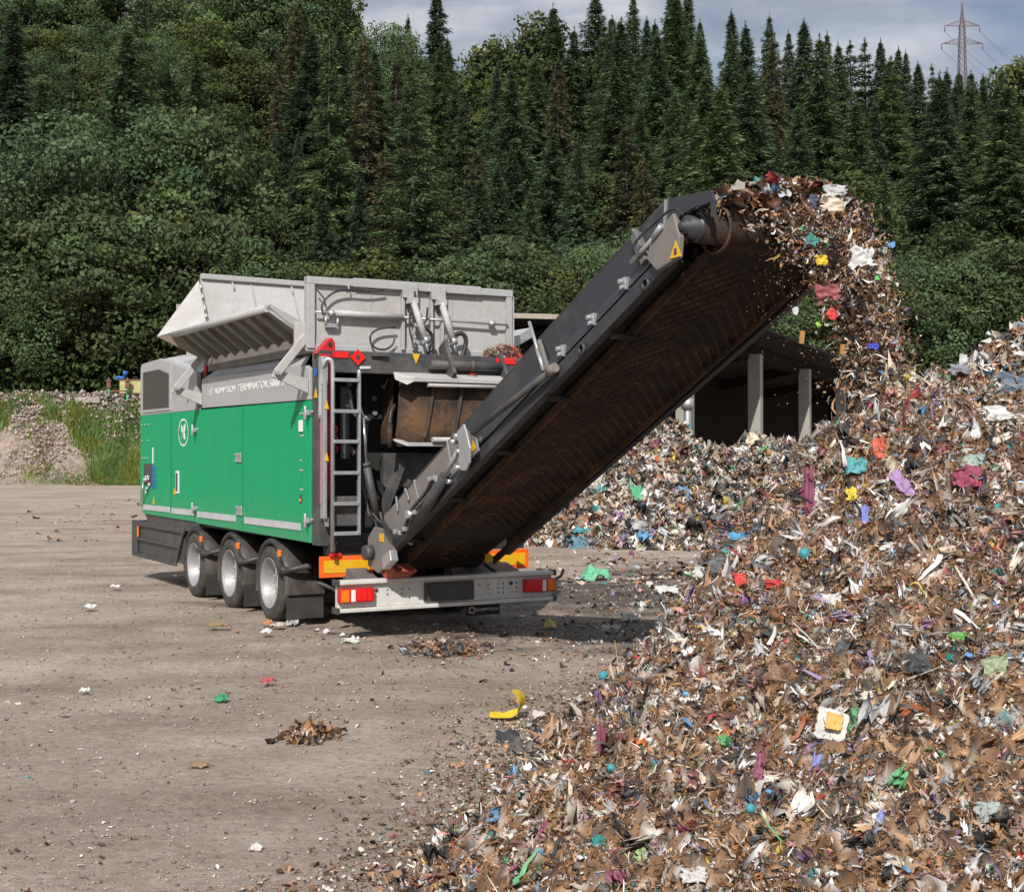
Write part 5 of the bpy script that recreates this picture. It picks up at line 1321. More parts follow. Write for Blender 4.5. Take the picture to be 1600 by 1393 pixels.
def broadleaf(seed, Rr=.36, zc=.58, rz=.42, ncl=60, nl=230, colr=(.05, .085, .03), leaf=.013, low=.0):
    r = np.random.default_rng(seed); Ps = []; Ns = []; Cs = []
    for c in range(ncl):
        d = r.normal(size=3); d /= np.linalg.norm(d); q = r.uniform(.35, 1) ** .5
        ce = np.array([d[0] * Rr * q, d[1] * Rr * q, zc + d[2] * rz * q]); rc = r.uniform(.07, .13)
        if ce[2] < .1 + low: ce[2] = .1 + low + r.uniform(0, .1)
        n = int(nl * r.uniform(.6, 1.4)); v = r.normal(size=(n, 3)); v /= np.linalg.norm(v, axis=1, keepdims=True)
        rad = rc * r.uniform(.55, 1.12, n) ** .6
        p = ce + v * rad[:, None] * np.array([1.15, 1.15, .8]); Ps.append(p)
        nn = v + r.normal(0, .75, v.shape) + np.array([0, 0, .3]); Ns.append(nn / np.linalg.norm(nn, axis=1, keepdims=True))
        sh = 1.75 * (.5 + .5 * (v[:, 2] * .5 + .5)) ; tone = r.uniform(.65, 1.4)  # light from above painted into leaf colour: clump tops paler, undersides darker
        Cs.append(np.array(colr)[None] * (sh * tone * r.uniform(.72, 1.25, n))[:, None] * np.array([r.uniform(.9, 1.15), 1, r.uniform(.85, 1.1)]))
    P = np.concatenate(Ps); N_ = np.concatenate(Ns); C = np.concatenate(Cs); n = len(P)
    t = np.cross(N_, r.normal(size=N_.shape)); t /= np.linalg.norm(t, axis=1, keepdims=True); b = np.cross(N_, t)
    s = leaf * r.uniform(.6, 1.5, (n, 1))
    V_ = np.stack([P - t * s, P - b * s * .6, P + t * s, P + b * s * .6], 1).reshape(-1, 3)
    return npmesh('crown', V_, [np.arange(n * 4).reshape(-1, 4)], np.repeat(C, 4, 0))
def trunk_mesh(seed, kind):
    r = random.Random(seed); m = MB()
    if kind == 'c':
        m.tube([(0, 0, -.05), (0, 0, .3), (r.uniform(-.004, .004), 0, .7), (0, 0, .98)], [.009, .008, .005, .001], 7)
    else:
        m.tube([(0, 0, -.05), (r.uniform(-.01, .01), 0, .2), (r.uniform(-.02, .02), r.uniform(-.02, .02), .5), (0, 0, .8)], [.02, .015, .01, .003], 7)
        for k in range(9):
            a = r.uniform(0, 6.3); z = r.uniform(.18, .6); L = r.uniform(.15, .3)
            m.tube([(0, 0, z), (math.cos(a) * L * .5, math.sin(a) * L * .5, z + L * .45), (math.cos(a) * L, math.sin(a) * L, z + L * .75)], [.008, .005, .001], 5)
    me = bpy.data.meshes.new('trunk'); me.from_pydata(m.v, [], m.f); me.polygons.foreach_set('use_smooth', [True] * len(m.f)); me.materials.append(M['bark']); return me
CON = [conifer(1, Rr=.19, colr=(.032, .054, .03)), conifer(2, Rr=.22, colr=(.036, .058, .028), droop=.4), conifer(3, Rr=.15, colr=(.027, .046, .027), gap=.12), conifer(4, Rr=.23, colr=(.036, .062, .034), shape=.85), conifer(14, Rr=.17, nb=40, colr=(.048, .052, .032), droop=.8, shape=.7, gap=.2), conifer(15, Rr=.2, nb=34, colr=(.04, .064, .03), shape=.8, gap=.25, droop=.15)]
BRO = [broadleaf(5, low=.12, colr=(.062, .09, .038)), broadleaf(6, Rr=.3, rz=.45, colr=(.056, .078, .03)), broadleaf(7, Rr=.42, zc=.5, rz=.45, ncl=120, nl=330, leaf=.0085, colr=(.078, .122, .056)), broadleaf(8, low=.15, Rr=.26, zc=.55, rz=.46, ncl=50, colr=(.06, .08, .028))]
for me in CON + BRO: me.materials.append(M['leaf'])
TC = [trunk_mesh(1, 'c'), trunk_mesh(2, 'c')]; TB = [trunk_mesh(3, 'b'), trunk_mesh(4, 'b')]
placed = []
KIND = {'spruce': ('spruce_tree', 'dark green spruce standing among the others on the wooded hillside', 'spruces on the hillside'),
        'pine': ('conifer_tree', 'thin brownish green conifer with drooping boughs on the wooded hillside', 'drooping conifers on the hillside'),
        'broad': ('broadleaf_tree', 'mid green broadleaf tree with rounded crown on the wooded hillside', 'broadleaf trees on the hillside'),
        'low': ('broadleaf_tree', 'broadleaf tree growing at the bottom edge of the forest behind the yard', 'broadleaf trees along the foot of the forest')}
def tree(kind, x, y, h, label=None, wid=1., z=None, var=None):
    con = kind in ('spruce', 'pine'); z = tz(x, y) if z is None else z
    nm, lb, gp = KIND[kind]
    r = empty(nm, (x, y, z - .3), random.uniform(0, 6.28)); r.scale = (h * wid, h * wid, h)
    if label: tag(r, label, 'tree', gp)
    else: tag(r, lb, 'tree', gp)
    if kind == 'spruce': cm = CON[random.choice((0, 0, 1, 1, 2, 3, 5)) if var is None else var]
    elif kind == 'pine': cm = CON[4]
    else: cm = BRO[random.randrange(4) if var is None else var]
    r.rotation_euler[0] = random.uniform(-.03, .03); r.rotation_euler[1] = random.uniform(-.03, .03)
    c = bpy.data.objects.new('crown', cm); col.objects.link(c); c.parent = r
    t = bpy.data.objects.new('trunk', random.choice(TC if con else TB)); col.objects.link(t); t.parent = r
    placed.append((x, y))
def top_at(px, py, D, kind, base_frac=None, label=None, wid=1., h=None, var=None):
    x = (px - 800) / F * D; ztop = HC + (712 - py) / F * D; z = tz(x, D)
    hh = max(5., ztop - z + .3) if h is None else h
    tree(kind, x, D, hh, label, wid, var=var, z=(ztop - hh + .3) if h is not None else None)
# skyline, left to right
sky_list = [(20, -60, 'broad'), (75, -75, 'broad'), (130, -60, 'broad'), (200, -50, 'broad'), (265, -40, 'broad'), (320, -50, 'spruce'), (370, -60, 'spruce'), (345, -55, 'broad'), (398, -50, 'broad'), (425, -30, 'spruce'), (448, -40, 'broad'),
            (470, -5, 'broad'), (505, -25, 'broad'), (545, 75, 'broad'), (582, 32, 'broad'), (615, 75, 'broad'), (635, 25, 'spruce'), (684, -25, 'spruce'), (712, 110, 'broad'),
            (735, 130, 'broad'), (765, 95, 'broad'), (795, 68, 'broad'), (828, 45, 'broad'), (868, 12, 'spruce'), (895, 45, 'spruce'), (925, -15, 'spruce'), (955, 28, 'spruce'), (985, -10, 'spruce'), (1012, 25, 'spruce'),
            (1045, -30, 'spruce'), (1075, -20, 'spruce'), (1100, 30, 'spruce'), (1150, 16, 'spruce'), (1200, 24, 'spruce'), (1235, 48, 'spruce'), (1262, 32, 'spruce'), (1292, 50, 'spruce'), (1315, 70, 'spruce'), (1335, 64, 'spruce'),
            (1358, 64, 'spruce'), (1378, 62, 'spruce'), (1398, 76, 'spruce'), (1424, 80, 'spruce'), (1442, 96, 'spruce'), (1462, 100, 'spruce'), (1482, 108, 'spruce'), (1500, 110, 'spruce'), (1525, 112, 'spruce'), (1543, 118, 'spruce'), (1566, 108, 'spruce'), (1592, 88, 'broad'), (1620, 100, 'broad')]
special = {582: 'bluish green broadleaf tree against the sky at the left side of the ridge gap', 635: 'slender spruce against the sky just left of the tallest skyline spruce', 684: 'tallest skyline spruce standing alone just left of the gap of sky',
           868: 'pointed skyline spruce just right of the gap of sky', 1592: 'broadleaf tree on the skyline right of the pylon'}
for (px, py, kd) in sky_list:
    D = 165 + random.uniform(-6, 6); h = None
    x = (px - 800) / F * D; zt = HC + (712 - py) / F * D; hh = zt - tz(x, D)
    hreal = max(hh, 15 + random.uniform(0, 9)) if kd == 'spruce' else max(hh, 9)
    if px in (684,): hreal = max(hreal, 19)
    top_at(px, py, D, kd, label=special.get(px), h=hreal, wid=(random.uniform(.75, 1.2) if kd == 'spruce' else 1.05), var=(2 if px in (635, 684, 1045) else None))
# large foreground trees at the foot of the wood (pixel column, top, distance, kind, width)
for (px, py, D, kd, wid, lb, var) in [
    (175, 150, 104, 'low', 1.05, 'large rounded pale green tree rising tallest at the left foot of the forest', 2),
    (290, 185, 107, 'low', .95, 'pale green broadleaf tree directly right of the large rounded one at the left', 0),
    (95, 330, 98, 'low', 1.1, None, 1), (20, 385, 97, 'low', 1.1, None, 2), (165, 345, 97, 'low', 1.1, None, 0), (250, 320, 98, 'low', 1.1, None, 3), (325, 340, 99, 'low', 1.0, None, 0), (395, 400, 98, 'low', 1.2, None, 1),
    (-40, 330, 98, 'low', 1.1, None, 0), (455, 395, 97, 'low', 1.2, None, 2), (490, 410, 96, 'low', 1.2, 'yellowish green bush like tree just above the grey hopper', 3), (560, 405, 97, 'low', 1.3, None, 1), (625, 415, 97, 'low', 1.3, None, 0),
    (700, 400, 97, 'low', 1.2, None, 2), (785, 375, 96, 'low', 1.1, 'bright green young tree behind the right end of the hopper', 0), (845, 400, 98, 'low', 1.2, None, 1), (905, 435, 95, 'low', 1.3, 'pale yellowish green shrub just left of the conveyor', 3), (960, 355, 99, 'low', 1., None, 2),
    (1250, 470, 97, 'low', 1.4, None, 1), (1330, 420, 98, 'low', 1.3, None, 0), (1400, 440, 97, 'low', 1.3, None, 1), (1460, 390, 99, 'low', 1.2, None, 2), (1530, 410, 98, 'low', 1.3, None, 1), (1600, 380, 98, 'low', 1.3, None, 0), (1660, 400, 97, 'low', 1.3, None, 2),
    (1190, 450, 97, 'low', 1.4, None, 2), (1120, 440, 97, 'low', 1.4, None, 1), (1040, 430, 97, 'low', 1.3, None, 0),
    (420, 235, 112, 'spruce', .9, None, 2), (510, 300, 106, 'spruce', 1.1, 'bluish green spruce low on the slope above the grey hopper', 3), (600, 225, 112, 'pine', 1.2, None, None), (665, 250, 110, 'spruce', .9, None, 1), (735, 235, 112, 'pine', 1.2, None, None),
    (838, 300, 104, 'spruce', 1.1, 'dark spruce low on the slope left of the raised conveyor', 3), (900, 215, 112, 'spruce', .9, None, 0), (980, 190, 114, 'pine', 1.2, None, None), (1080, 170, 116, 'spruce', 1.0, 'tall dark spruce behind the top end of the conveyor', 1),
    (1380, 270, 108, 'spruce', 1.0, 'tall spruce behind the falling waste', 1), (1010, 245, 108, 'pine', 1.1, None, None), (470, 210, 118, 'spruce', .9, None, 0), (560, 260, 104, 'spruce', .9, None, 2)]:
    top_at(px, py, D, kd, label=lb, wid=wid, var=var)
# fill the slope
random.seed(11); tries = 0; cnt = 0
while tries < 12000 and cnt < 250:
    tries += 1; D = random.uniform(101, 163); px = random.uniform(-140, 1740); x = (px - 800) / F * D
    sp = 4.6 + (D - 100) * .012
    if any((x - a) ** 2 + ((D - b) * .8) ** 2 < sp ** 2 for a, b in placed): continue
    rnd = random.random(); hgt = (D - 100) / 63
    if px < 400: kd = 'broad' if rnd < .7 else 'spruce'
    elif px < 1250: kd = 'spruce' if rnd < .74 else ('pine' if rnd < .88 else 'broad')
    else: kd = 'spruce' if rnd < .3 + .7 * hgt else 'broad'
    hgt_ = random.uniform(16, 25) if kd in ('spruce', 'pine') else random.uniform(9, 13)
    cap = HC + (712 - float(np.interp(px, [q[0] for q in sky_list], [q[1] for q in sky_list])) - 14) / F * D - tz(x, D)   # stay below the ridge line of crowns
    if cap < 7: continue
    tree(kd, x, D, min(hgt_, cap), wid=random.uniform(.85, 1.3)); cnt += 1
print('trees', len(placed))
# undergrowth and grass
def undergrowth():
    n = 60000; x = rng.uniform(-52, 62, n); y = 92.5 + 70 * rng.uniform(0, 1, n) ** 1.7; z = terrain(x, y) + rng.uniform(0, 1.0, n) ** 1.5 * (1.2 + 1.8 * (fbm(x / 4, y / 4, 2, 90) > .5))
    P = np.stack([x, y, z], -1); N_ = rand_dir(n); t = np.cross(N_, rand_dir(n)); t /= np.linalg.norm(t, axis=1, keepdims=True); b = np.cross(N_, t); s = rng.uniform(.1, .3, (n, 1))
    V_ = np.stack([P - t * s, P - b * s * .6, P + t * s, P + b * s * .6], 1).reshape(-1, 3)
    C = np.array([.07, .115, .035])[None] * rng.uniform(.3, 1.3, (n, 1)); yl = rng.uniform(0, 1, n) < .12; C[yl] = np.array([.09, .085, .025])
    tag(obj('undergrowth', npmesh('undergrowth', V_, [np.arange(n * 4).reshape(-1, 4)], np.repeat(C, 4, 0)), None, M['leaf']), 'low green undergrowth below the forest trees', 'undergrowth', kind='stuff')
    n = 150000; x = rng.uniform(-36, -17, n); y = rng.uniform(83.6, 90.6, n); px = 800 + x / y * F
    cover_ = np.clip((px - 150 + (y - 84) * 15) / 40, 0.13, 1) * (fbm(x * .8, y * .8, 3, 95) * 1.5)
    cover_ = np.where((px < 110) & (y > 88), .5 * (fbm(x * .6, y * .6, 2, 97) > .5), cover_)
    keep = rng.uniform(0, 1, n) < cover_; x, y = x[keep], y[keep]; n = len(x)
    tall = fbm(x * .5, y * .5, 3, 99)
    h = rng.uniform(.15, .5, n) * (.3 + 2.6 * tall ** 1.5) * np.where(cover_[keep] < .2, .5, 1); z = terrain(x, y) - .05
    a = rng.uniform(0, 6.28, n); wv = rng.uniform(.02, .06, n); lean = rng.normal(0, .3, (n, 2)) * h[:, None]
    P = np.stack([x, y, z], -1); s = np.stack([np.cos(a) * wv, np.sin(a) * wv, 0 * a], -1)
    tp = P + np.stack([lean[:, 0], lean[:, 1], h], -1)
    V_ = np.stack([P - s, P + s, tp], 1).reshape(-1, 3)
    C = np.array([.2, .29, .08])[None] * rng.uniform(.5, 1.4, (n, 1)) * (.6 + .8 * fbm(x * 1.1, y * 1.1, 3, 103))[:, None] * np.where((fbm(x * .7, y * .7, 2, 107) > .55)[:, None], np.array([1.15, 1., .8]), np.array([.9, 1., 1.1])) * np.where(rng.uniform(0, 1, (n, 1)) < .2, np.array([1.3, 1.0, .9]), 1)
    fl = rng.uniform(0, 1, n) < .012; C[fl] = np.array([.6, .6, .5])
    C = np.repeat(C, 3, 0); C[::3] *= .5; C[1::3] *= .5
    tag(obj('weeds', npmesh('weeds', V_, [np.arange(n * 3).reshape(-1, 3)], C), None, M['grass']), 'tall green weeds and grass growing over the bank', 'weeds', kind='stuff')
undergrowth()

# ------------------------------------------------------------------ the falling stream
def stream():
    parts = []; n = 9000
    def traj(t, v0, vz0): return -6.9 - v0 * t, 3.52 + vz0 * t - 4.9 * t * t
    def pos(n, tmax, spread):
        t = rng.uniform(0, 1, n) ** .8 * tmax; v0 = rng.normal(1.0, .15, n); vz = rng.normal(.42, .2, n)
        y, z = traj(t, v0, vz); lay = rng.uniform(-.08, .14, n)
        x = 1.3 + .38 * np.clip(t / .45, 0, 1) + rng.normal(0, 1, n) * (.32 - .21 * np.clip(t / .4, 0, 1)); x = np.clip(x, .78, 1.95)
        P = np.stack([x + rng.normal(0, spread, n), y + rng.normal(0, spread, n), z + lay * np.clip(1 - t, .3, 1) + rng.normal(0, spread * .6, n)], -1)
        return P
    def world(P): return np.array(ORG)[None] + P[:, :1] * np.array(BV)[None] + P[:, 1:2] * np.array(AV)[None] + P[:, 2:3] * np.array([0, 0, 1.])[None]
    for (n, a, b, w_, k, spd) in ((11000, .012, .036, (12, 3.4, .8, .35), 3, .045), (2200, .03, .07, (6, 5, 1, .6), 4, .04), (200, .06, .12, (4, 6, 1.2, .9), 6, .03)):
        P = world(pos(n, .72, spd)); sz = a * (b / a) ** rng.uniform(0, 1, n) ** 1.4
        parts.append(sheets(P, rand_dir(n), sz, palette(n, w_), k=k, crumple=.6, tilt=1.0, curl=.6))
    n = 5500; P = world(pos(n, .72, .06)); parts.append(strips(P, rand_dir(n), rng.uniform(.04, .12, n), rng.uniform(.008, .02, n), palette(n, (12, 3, 1, .2)), k=4, tilt=1.0))
    # heaped on the belt just before the head
    n = 3800; y = rng.uniform(-7.15, -5.6, n); x = rng.normal(1.3, .3, n); x = np.clip(x, .7, 1.95)
    lay = rng.uniform(0, 1, n) ** .7 * (.2 - .19 * ((x - 1.3) / .75) ** 2)
    P = world(np.stack([x, y, 3.37 + .16 - (y + 6.9) * -.0 - (y + 6.9) * .47 * (y > -6.9) - 0 + lay], -1)); sz = .03 * 5 ** rng.uniform(0, 1, n) ** 1.5
    parts.append(sheets(P, rand_dir(n), sz, palette(n, (9, 4, 1, .7)), k=4, crumple=.6, tilt=1., curl=.6))
    # fines raining below the head drum
    n = 1700; y = rng.normal(-7.0, .2, n); x = rng.uniform(1.0, 2.0, n); z = 3.4 - rng.exponential(.55, n)
    P = world(np.stack([x, y - (3.4 - z) * .35, z], -1)); P = P[P[:, 2] > 1.4]; n = len(P)
    parts.append(sheets(P, rand_dir(n), rng.uniform(.005, .014, n), palette(n, (14, 1.5, .2, .1)), k=3, tilt=1.))
    v, f, c = join(parts)
    tag(obj('falling_waste', npmesh('falling_waste', v, [f], c), None, M['debris']), 'stream of shredded waste dropping from the end of the conveyor onto the heap', 'falling waste', kind='stuff')
stream()

# ------------------------------------------------------------------ single items
def colmat(name, c, rough=.5, trans=0.):
    return pm('item_' + name, tuple(v * .85 + .02 for v in c), rough, amt=.6, scale=14, dirt=tuple(max(.02, v * .45) for v in c), bmp=.2, bscale=30)
CM = {}
def cmat(c, rough=.5):
    k = tuple(round(v, 3) for v in c)
    if k not in CM: CM[k] = colmat('%d' % len(CM), c, rough)
    return CM[k]
def crumple(name, P, u, v, su, sv, c, label, cat, seed=0, k=11, amp=.2, edge=.2, taper=0., mat=None, group=None):
    """one crumpled sheet of film, cloth or paper: u, v are unit vectors, su, sv sizes"""
    r = np.random.default_rng(seed + 100); u = Vector(u).normalized(); v = Vector(v).normalized(); nn = u.cross(v).normalized(); v = nn.cross(u)
    m = MB(); vs = []; ks = k
    for j in range(ks):
        for i in range(ks):
            a = i / (ks - 1) - .5; b = j / (ks - 1) - .5
            f = 1 - taper * (b + .5)
            ph = seed * 1.7
            wv = math.sin(a * 9 + ph + b * 3) * .3 + math.sin(b * 11 - ph * 2 + a * 5) * .3 + r.normal(0, .6)
            ed = (abs(a) > .49 or abs(b) > .49)
            p = Vector(P) + u * (a * su * f + r.normal(0, edge * (1 if ed else .35)) * su * .5) + v * (b * sv + r.normal(0, edge * (1 if ed else .35)) * sv * .5) + nn * (wv * amp * min(su, sv) + .3 * amp * su * (1 - 4 * a * a))
            vs.append(p)
    m.add(vs, [tuple(int(q) for q in f) for f in grid_faces(ks, ks)], True)
    o = m.build(name, mat or cmat(c))
    sb = o.modifiers.new('s', 'SUBSURF'); sb.levels = 1; sb.render_levels = 1
    s2 = o.modifiers.new('t', 'SOLIDIFY'); s2.thickness = .003
    # origin at the item's base
    tag(o, label, cat, group); return o
def surf(px, py):
    r = ray(px, py); 
    Hs = (H_main, H_mid, H_apr, H_right)
    t = 3.5
    ts = np.arange(3.5, 34, .02); X = CW.x + r.x * ts; Y = CW.y + r.y * ts; Z = CW.z + r.z * ts
    h = np.maximum.reduce([f(X, Y) for f in Hs] + [np.zeros_like(X)])
    i = np.nonzero(Z <= h)[0]
    i = i[0] if len(i) else len(ts) - 1
    return Vector((X[i], Y[i], Z[i])), ts[i]
up = Vector((0, 0, 1)); cr = Vector((1, 0, 0))
def lay(px, py, wpx, hpx, name, c, label, cat, ang=0, lean=.55, seed=0, **kw):
    P, d = surf(px, py); k = d / F; n_ = Vector((-.15, -.8, .6)).normalized() if P.z > .05 else Vector((0, -.25, 1)).normalized()
    u = (cr * math.cos(R(ang)) + up * math.sin(R(ang))); u = (u - n_ * u.dot(n_)).normalized(); v = n_.cross(u)
    fs = 1.0 if P.z > .05 else 1.0
    return crumple(name, P + n_ * .035 * min(2, k * 240), u, v, wpx * k, hpx * k / (.85 if P.z > .05 else .45), c, label, cat, seed, **kw)
lay(1262, 800, 44, 118, 'cloth', (.22, .03, .09), 'torn maroon film hanging long down the face between the heaps', 'plastic film', ang=80 - 90, seed=1, taper=.75, k=11)
lay(1303, 947, 36, 34, 'paper', (.62, .61, .58), 'crumpled white paper on the heap right below the maroon film', 'paper', seed=2)
wr = lay(1300, 1135, 46, 42, 'food_wrapper', (.62, .6, .56), 'creased white wrapper with an orange patch lying low on the main heap', 'wrapper', ang=-25, seed=3, amp=.02, edge=.1)
wr2 = lay(1302, 1136, 24, 22, 'print', (.66, .36, .06), None, None, ang=-25, seed=3, amp=.02, edge=.1); wr2.location = (-.002, -.028, .02); wr2.parent = wr
lay(1157, 910, 20, 20, 'rag', (.6, .04, .03), 'small bright red rag at the left edge of the main heap', 'rag', seed=4)
lay(1210, 917, 26, 14, 'rag', (.5, .03, .03), 'flat red scrap on the heap right of the bright red rag', 'scrap', seed=5)
lay(995, 776, 22, 36, 'plastic_bag', (.08, .4, .2), 'green and white plastic bag on the low heap behind', 'plastic bag', seed=6)
lay(908, 852, 40, 24, 'plastic_bag', (.09, .22, .3), 'dusty blue plastic bag at the foot of the low heap behind', 'plastic bag', seed=7)
lay(915, 828, 30, 16, 'plastic_bag', (.04, .3, .36), 'turquoise plastic bag on top of the dusty blue bag', 'plastic bag', seed=8)
lay(1160, 848, 38, 22, 'plastic_bag', (.05, .28, .5), 'bright blue plastic bag right of centre at the foot of the low heap', 'plastic bag', seed=9)
lay(1130, 888, 42, 26, 'plastic_bag', (.1, .1, .105), 'dark grey plastic bag where the low heap meets the main heap', 'plastic bag', seed=10)
lay(1412, 762, 22, 44, 'cloth', (.35, .22, .45), 'lilac rag on the main heap right of the yellow scrap', 'rag', ang=35, seed=11)
lay(1512, 752, 44, 30, 'cloth', (.28, .03, .08), 'crimson torn cloth high on the right of the main heap', 'cloth', ang=-10, seed=12)
lay(1374, 706, 24, 34, 'net_bag', (.55, .1, .05), 'red and orange net bag high on the main heap', 'net bag', seed=13)
lay(1352, 818, 10, 48, 'plastic_strip', (.16, .2, .6), 'long violet blue plastic strip hanging on the main heap', 'plastic strip', ang=20 - 30, seed=14)
lay(1330, 776, 16, 18, 'wrapper', (.62, .5, .03), 'small yellow wrapper on the main heap below the net bag', 'wrapper', seed=15)
lay(1520, 727, 38, 18, 'plastic_sheet', (.3, .42, .36), 'pale teal plastic sheet on the main heap near the right edge', 'plastic sheet', seed=16)
lay(1335, 732, 32, 24, 'plastic_bag', (.08, .35, .36), 'teal plastic bag on the main heap left of the net bag', 'plastic bag', seed=17)
lay(1552, 652, 44, 24, 'plastic_bag', (.66, .66, .64), 'bright white plastic bag near the right edge above the pale teal sheet', 'plastic bag', seed=18)
lay(1575, 606, 60, 30, 'tarpaulin', (.12, .17, .24), 'grey blue tarpaulin on the tall heap at the right edge', 'tarpaulin', seed=19)
lay(1498, 582, 30, 16, 'plastic_bag', (.2, .2, .22), 'grey bag at the left end of the tall heap on the right', 'plastic bag', seed=20)
lay(1225, 1062, 60, 34, 'cardboard', (.24, .14, .09), 'brown folded cardboard on the lower main heap', 'cardboard', ang=-30, seed=21, amp=.3)
lay(1555, 1046, 40, 30, 'net', (.3, .36, .22), 'pale green netting on the right of the main heap', 'net', seed=22)
lay(1500, 1000, 34, 14, 'plastic_bag', (.1, .42, .06), 'lime green plastic bag on the right of the main heap', 'plastic bag', seed=23)
lay(1492, 1027, 22, 26, 'cloth', (.0, .2, .17), 'dark teal rag just below the lime green bag', 'rag', ang=-40, seed=24)
lay(1010, 1345, 30, 30, 'net', (.28, .4, .2), 'pale green netting near the bottom of the main heap', 'net', seed=25)
lay(940, 1320, 26, 20, 'cloth', (.0, .22, .2), 'teal rag near the bottom left of the main heap', 'rag', ang=-40, seed=26)
lay(1370, 1300, 10, 52, 'plastic_strip', (.2, .25, .62), 'long violet blue strip near the bottom of the main heap', 'plastic strip', ang=-25, seed=27)
lay(1270, 1210, 12, 50, 'plastic_strip', (.2, .25, .62), 'violet blue strip in the lower middle of the main heap', 'plastic strip', ang=-25, seed=28)
lay(1185, 1210, 18, 60, 'cloth', (.26, .06, .12), 'dark pink rag hanging in the lower middle of the main heap', 'rag', ang=-20, seed=29, taper=.5)
lay(850, 1300, 16, 44, 'cloth', (.26, .06, .12), 'dark pink rag near the bottom left corner of the main heap', 'rag', ang=-15, seed=30, taper=.5)
lay(1430, 1040, 44, 30, 'bin_liner', (.02, .022, .024), 'glossy black bin liner on the right of the main heap', 'bin liner', seed=31)
lay(1545, 1270, 40, 26, 'plastic_sheet', (.32, .36, .34), 'pale grey plastic sheet low on the right of the main heap', 'plastic sheet', seed=32)
lay(1085, 1370, 40, 20, 'paper', (.6, .58, .56), 'white crumpled paper at the bottom of the main heap', 'paper', seed=33)
lay(930, 905, 44, 20, 'plastic_bag', (.14, .5, .28), 'mint green plastic bag lying on the ground right of the bumper', 'plastic bag', seed=34)
lay(1041, 928, 34, 14, 'paper', (.68, .68, .66), 'flat white paper lying on the ground before the low heap', 'paper', seed=35, amp=.06)
lay(1100, 900, 30, 20, 'plastic_bag', (.6, .6, .58), 'white crumpled bag on the ground where the two heaps meet', 'plastic bag', seed=36)
lay(985, 972, 26, 12, 'clear_bottle', (.45, .46, .45), 'crushed clear bottle on the dark ground in the shadow', 'bottle', seed=37)
lay(860, 982, 20, 12, 'carton', (.55, .45, .12), 'small yellow carton on the wet ground behind the bumper', 'carton', seed=38)
lay(954, 988, 26, 7, 'clear_bottle', (.4, .41, .4), 'flattened clear bottle next to the heap in the shadow', 'bottle', seed=39)
lay(418, 980, 14, 6, 'wrapper', (.5, .2, .08), 'orange wrapper scrap lying behind the rear wheel', 'wrapper', seed=40)
lay(434, 984, 20, 6, 'wrapper', (.5, .45, .35), 'cream wrapper scrap between the rear wheel and its mud flap', 'wrapper', seed=140)
lay(457, 979, 18, 12, 'plastic_bag', (.4, .4, .4), 'small grey film scrap by the rear mud flap', 'plastic film', seed=41)
lay(416, 994, 16, 6, 'paper', (.65, .64, .62), 'tiny white paper in front of the orange wrapper scrap', 'paper', seed=42)
lay(341, 984, 30, 5, 'cardboard', (.28, .17, .08), 'brown strip of cardboard on the ground left of the orange wrapper', 'cardboard', seed=43)
lay(548, 1008, 26, 9, 'paper', (.6, .59, .57), 'white torn paper on the ground below the bumper', 'paper', seed=44)
lay(346, 1097, 18, 10, 'plastic_scrap', (.02, .3, .12), 'small green plastic scrap on the open ground', 'plastic scrap', seed=45)
lay(418, 1070, 18, 6, 'plastic_scrap', (.45, .06, .06), 'small red plastic scrap on the open ground', 'plastic scrap', seed=46)
lay(310, 1202, 30, 6, 'cardboard', (.28, .17, .09), 'brown cardboard strip low on the open ground', 'cardboard', seed=47)
lay(133, 1085, 14, 6, 'paper', (.66, .66, .64), 'small white paper at the left of the open ground', 'paper', seed=48)
lay(140, 955, 18, 6, 'paper', (.66, .66, .64), 'small white paper left of the trailer wheels', 'paper', seed=49)
lay(180, 923, 14, 5, 'paper', (.66, .66, .64), 'tiny white paper nearest the side guard', 'paper', seed=50)
lay(400, 1331, 18, 8, 'paper', (.62, .6, .56), 'small pale paper at the bottom of the open ground', 'paper', seed=51)
lay(794, 1160, 40, 20, 'bin_liner', (.03, .03, .033), 'black rubber scrap on the ground left of the main heap', 'rubber scrap', seed=52, k=8)
lay(812, 1180, 34, 26, 'bin_liner', (.1, .095, .09), 'dark grey film scrap on the ground below the black rubber scrap', 'plastic film', seed=53)
lay(843, 1122, 18, 9, 'paper', (.62, .55, .54), 'pinkish white paper right of the yellow bag', 'paper', seed=54)
# yellow bag standing on the ground
yb = G(788, 1122, 0)
k_ = yb.y / F
m = MB(); vs = []; n_ = 22
ctr = [(-29, 3, 5), (-22, 1, 9), (-12, -1, 9), (-2, 1, 9), (8, 4, 9), (17, 9, 10), (22, 18, 12), (21, 28, 13), (14, 38, 12), (8, 41, 3)]
cc_ = cat_curve([(a, b, c) for a, b, c in ctr], 3)
for i, q in enumerate(cc_):
    for j in range(6):
        f = j / 5 - .5
        vs.append((yb.x + (q.x + 6) * k_ + f * q.z * k_ * .9 * (1 if i > 15 else .3) + random.uniform(-1, 1) * k_, yb.y + f * q.z * 2.0 * k_ * 1.2 + random.uniform(-1, 1) * k_ * 2, max(.012, (q.y + 4) * k_ + f * q.z * k_ * .9 * (0 if i > 15 else 1) + random.uniform(-1, 1) * k_)))
m.add(vs, [(i * 6 + j, i * 6 + j + 1, (i + 1) * 6 + j + 1, (i + 1) * 6 + j) for i in range(len(cc_) - 1) for j in range(5)], True)
o = m.build('plastic_bag', cmat((.72, .52, .01))); o.modifiers.new('t', 'SOLIDIFY').thickness = .004; sb = o.modifiers.new('s', 'SUBSURF'); sb.levels = 1; sb.render_levels = 1
tag(o, 'bright yellow plastic bag curling upwards on the open ground before the heap', 'plastic bag')
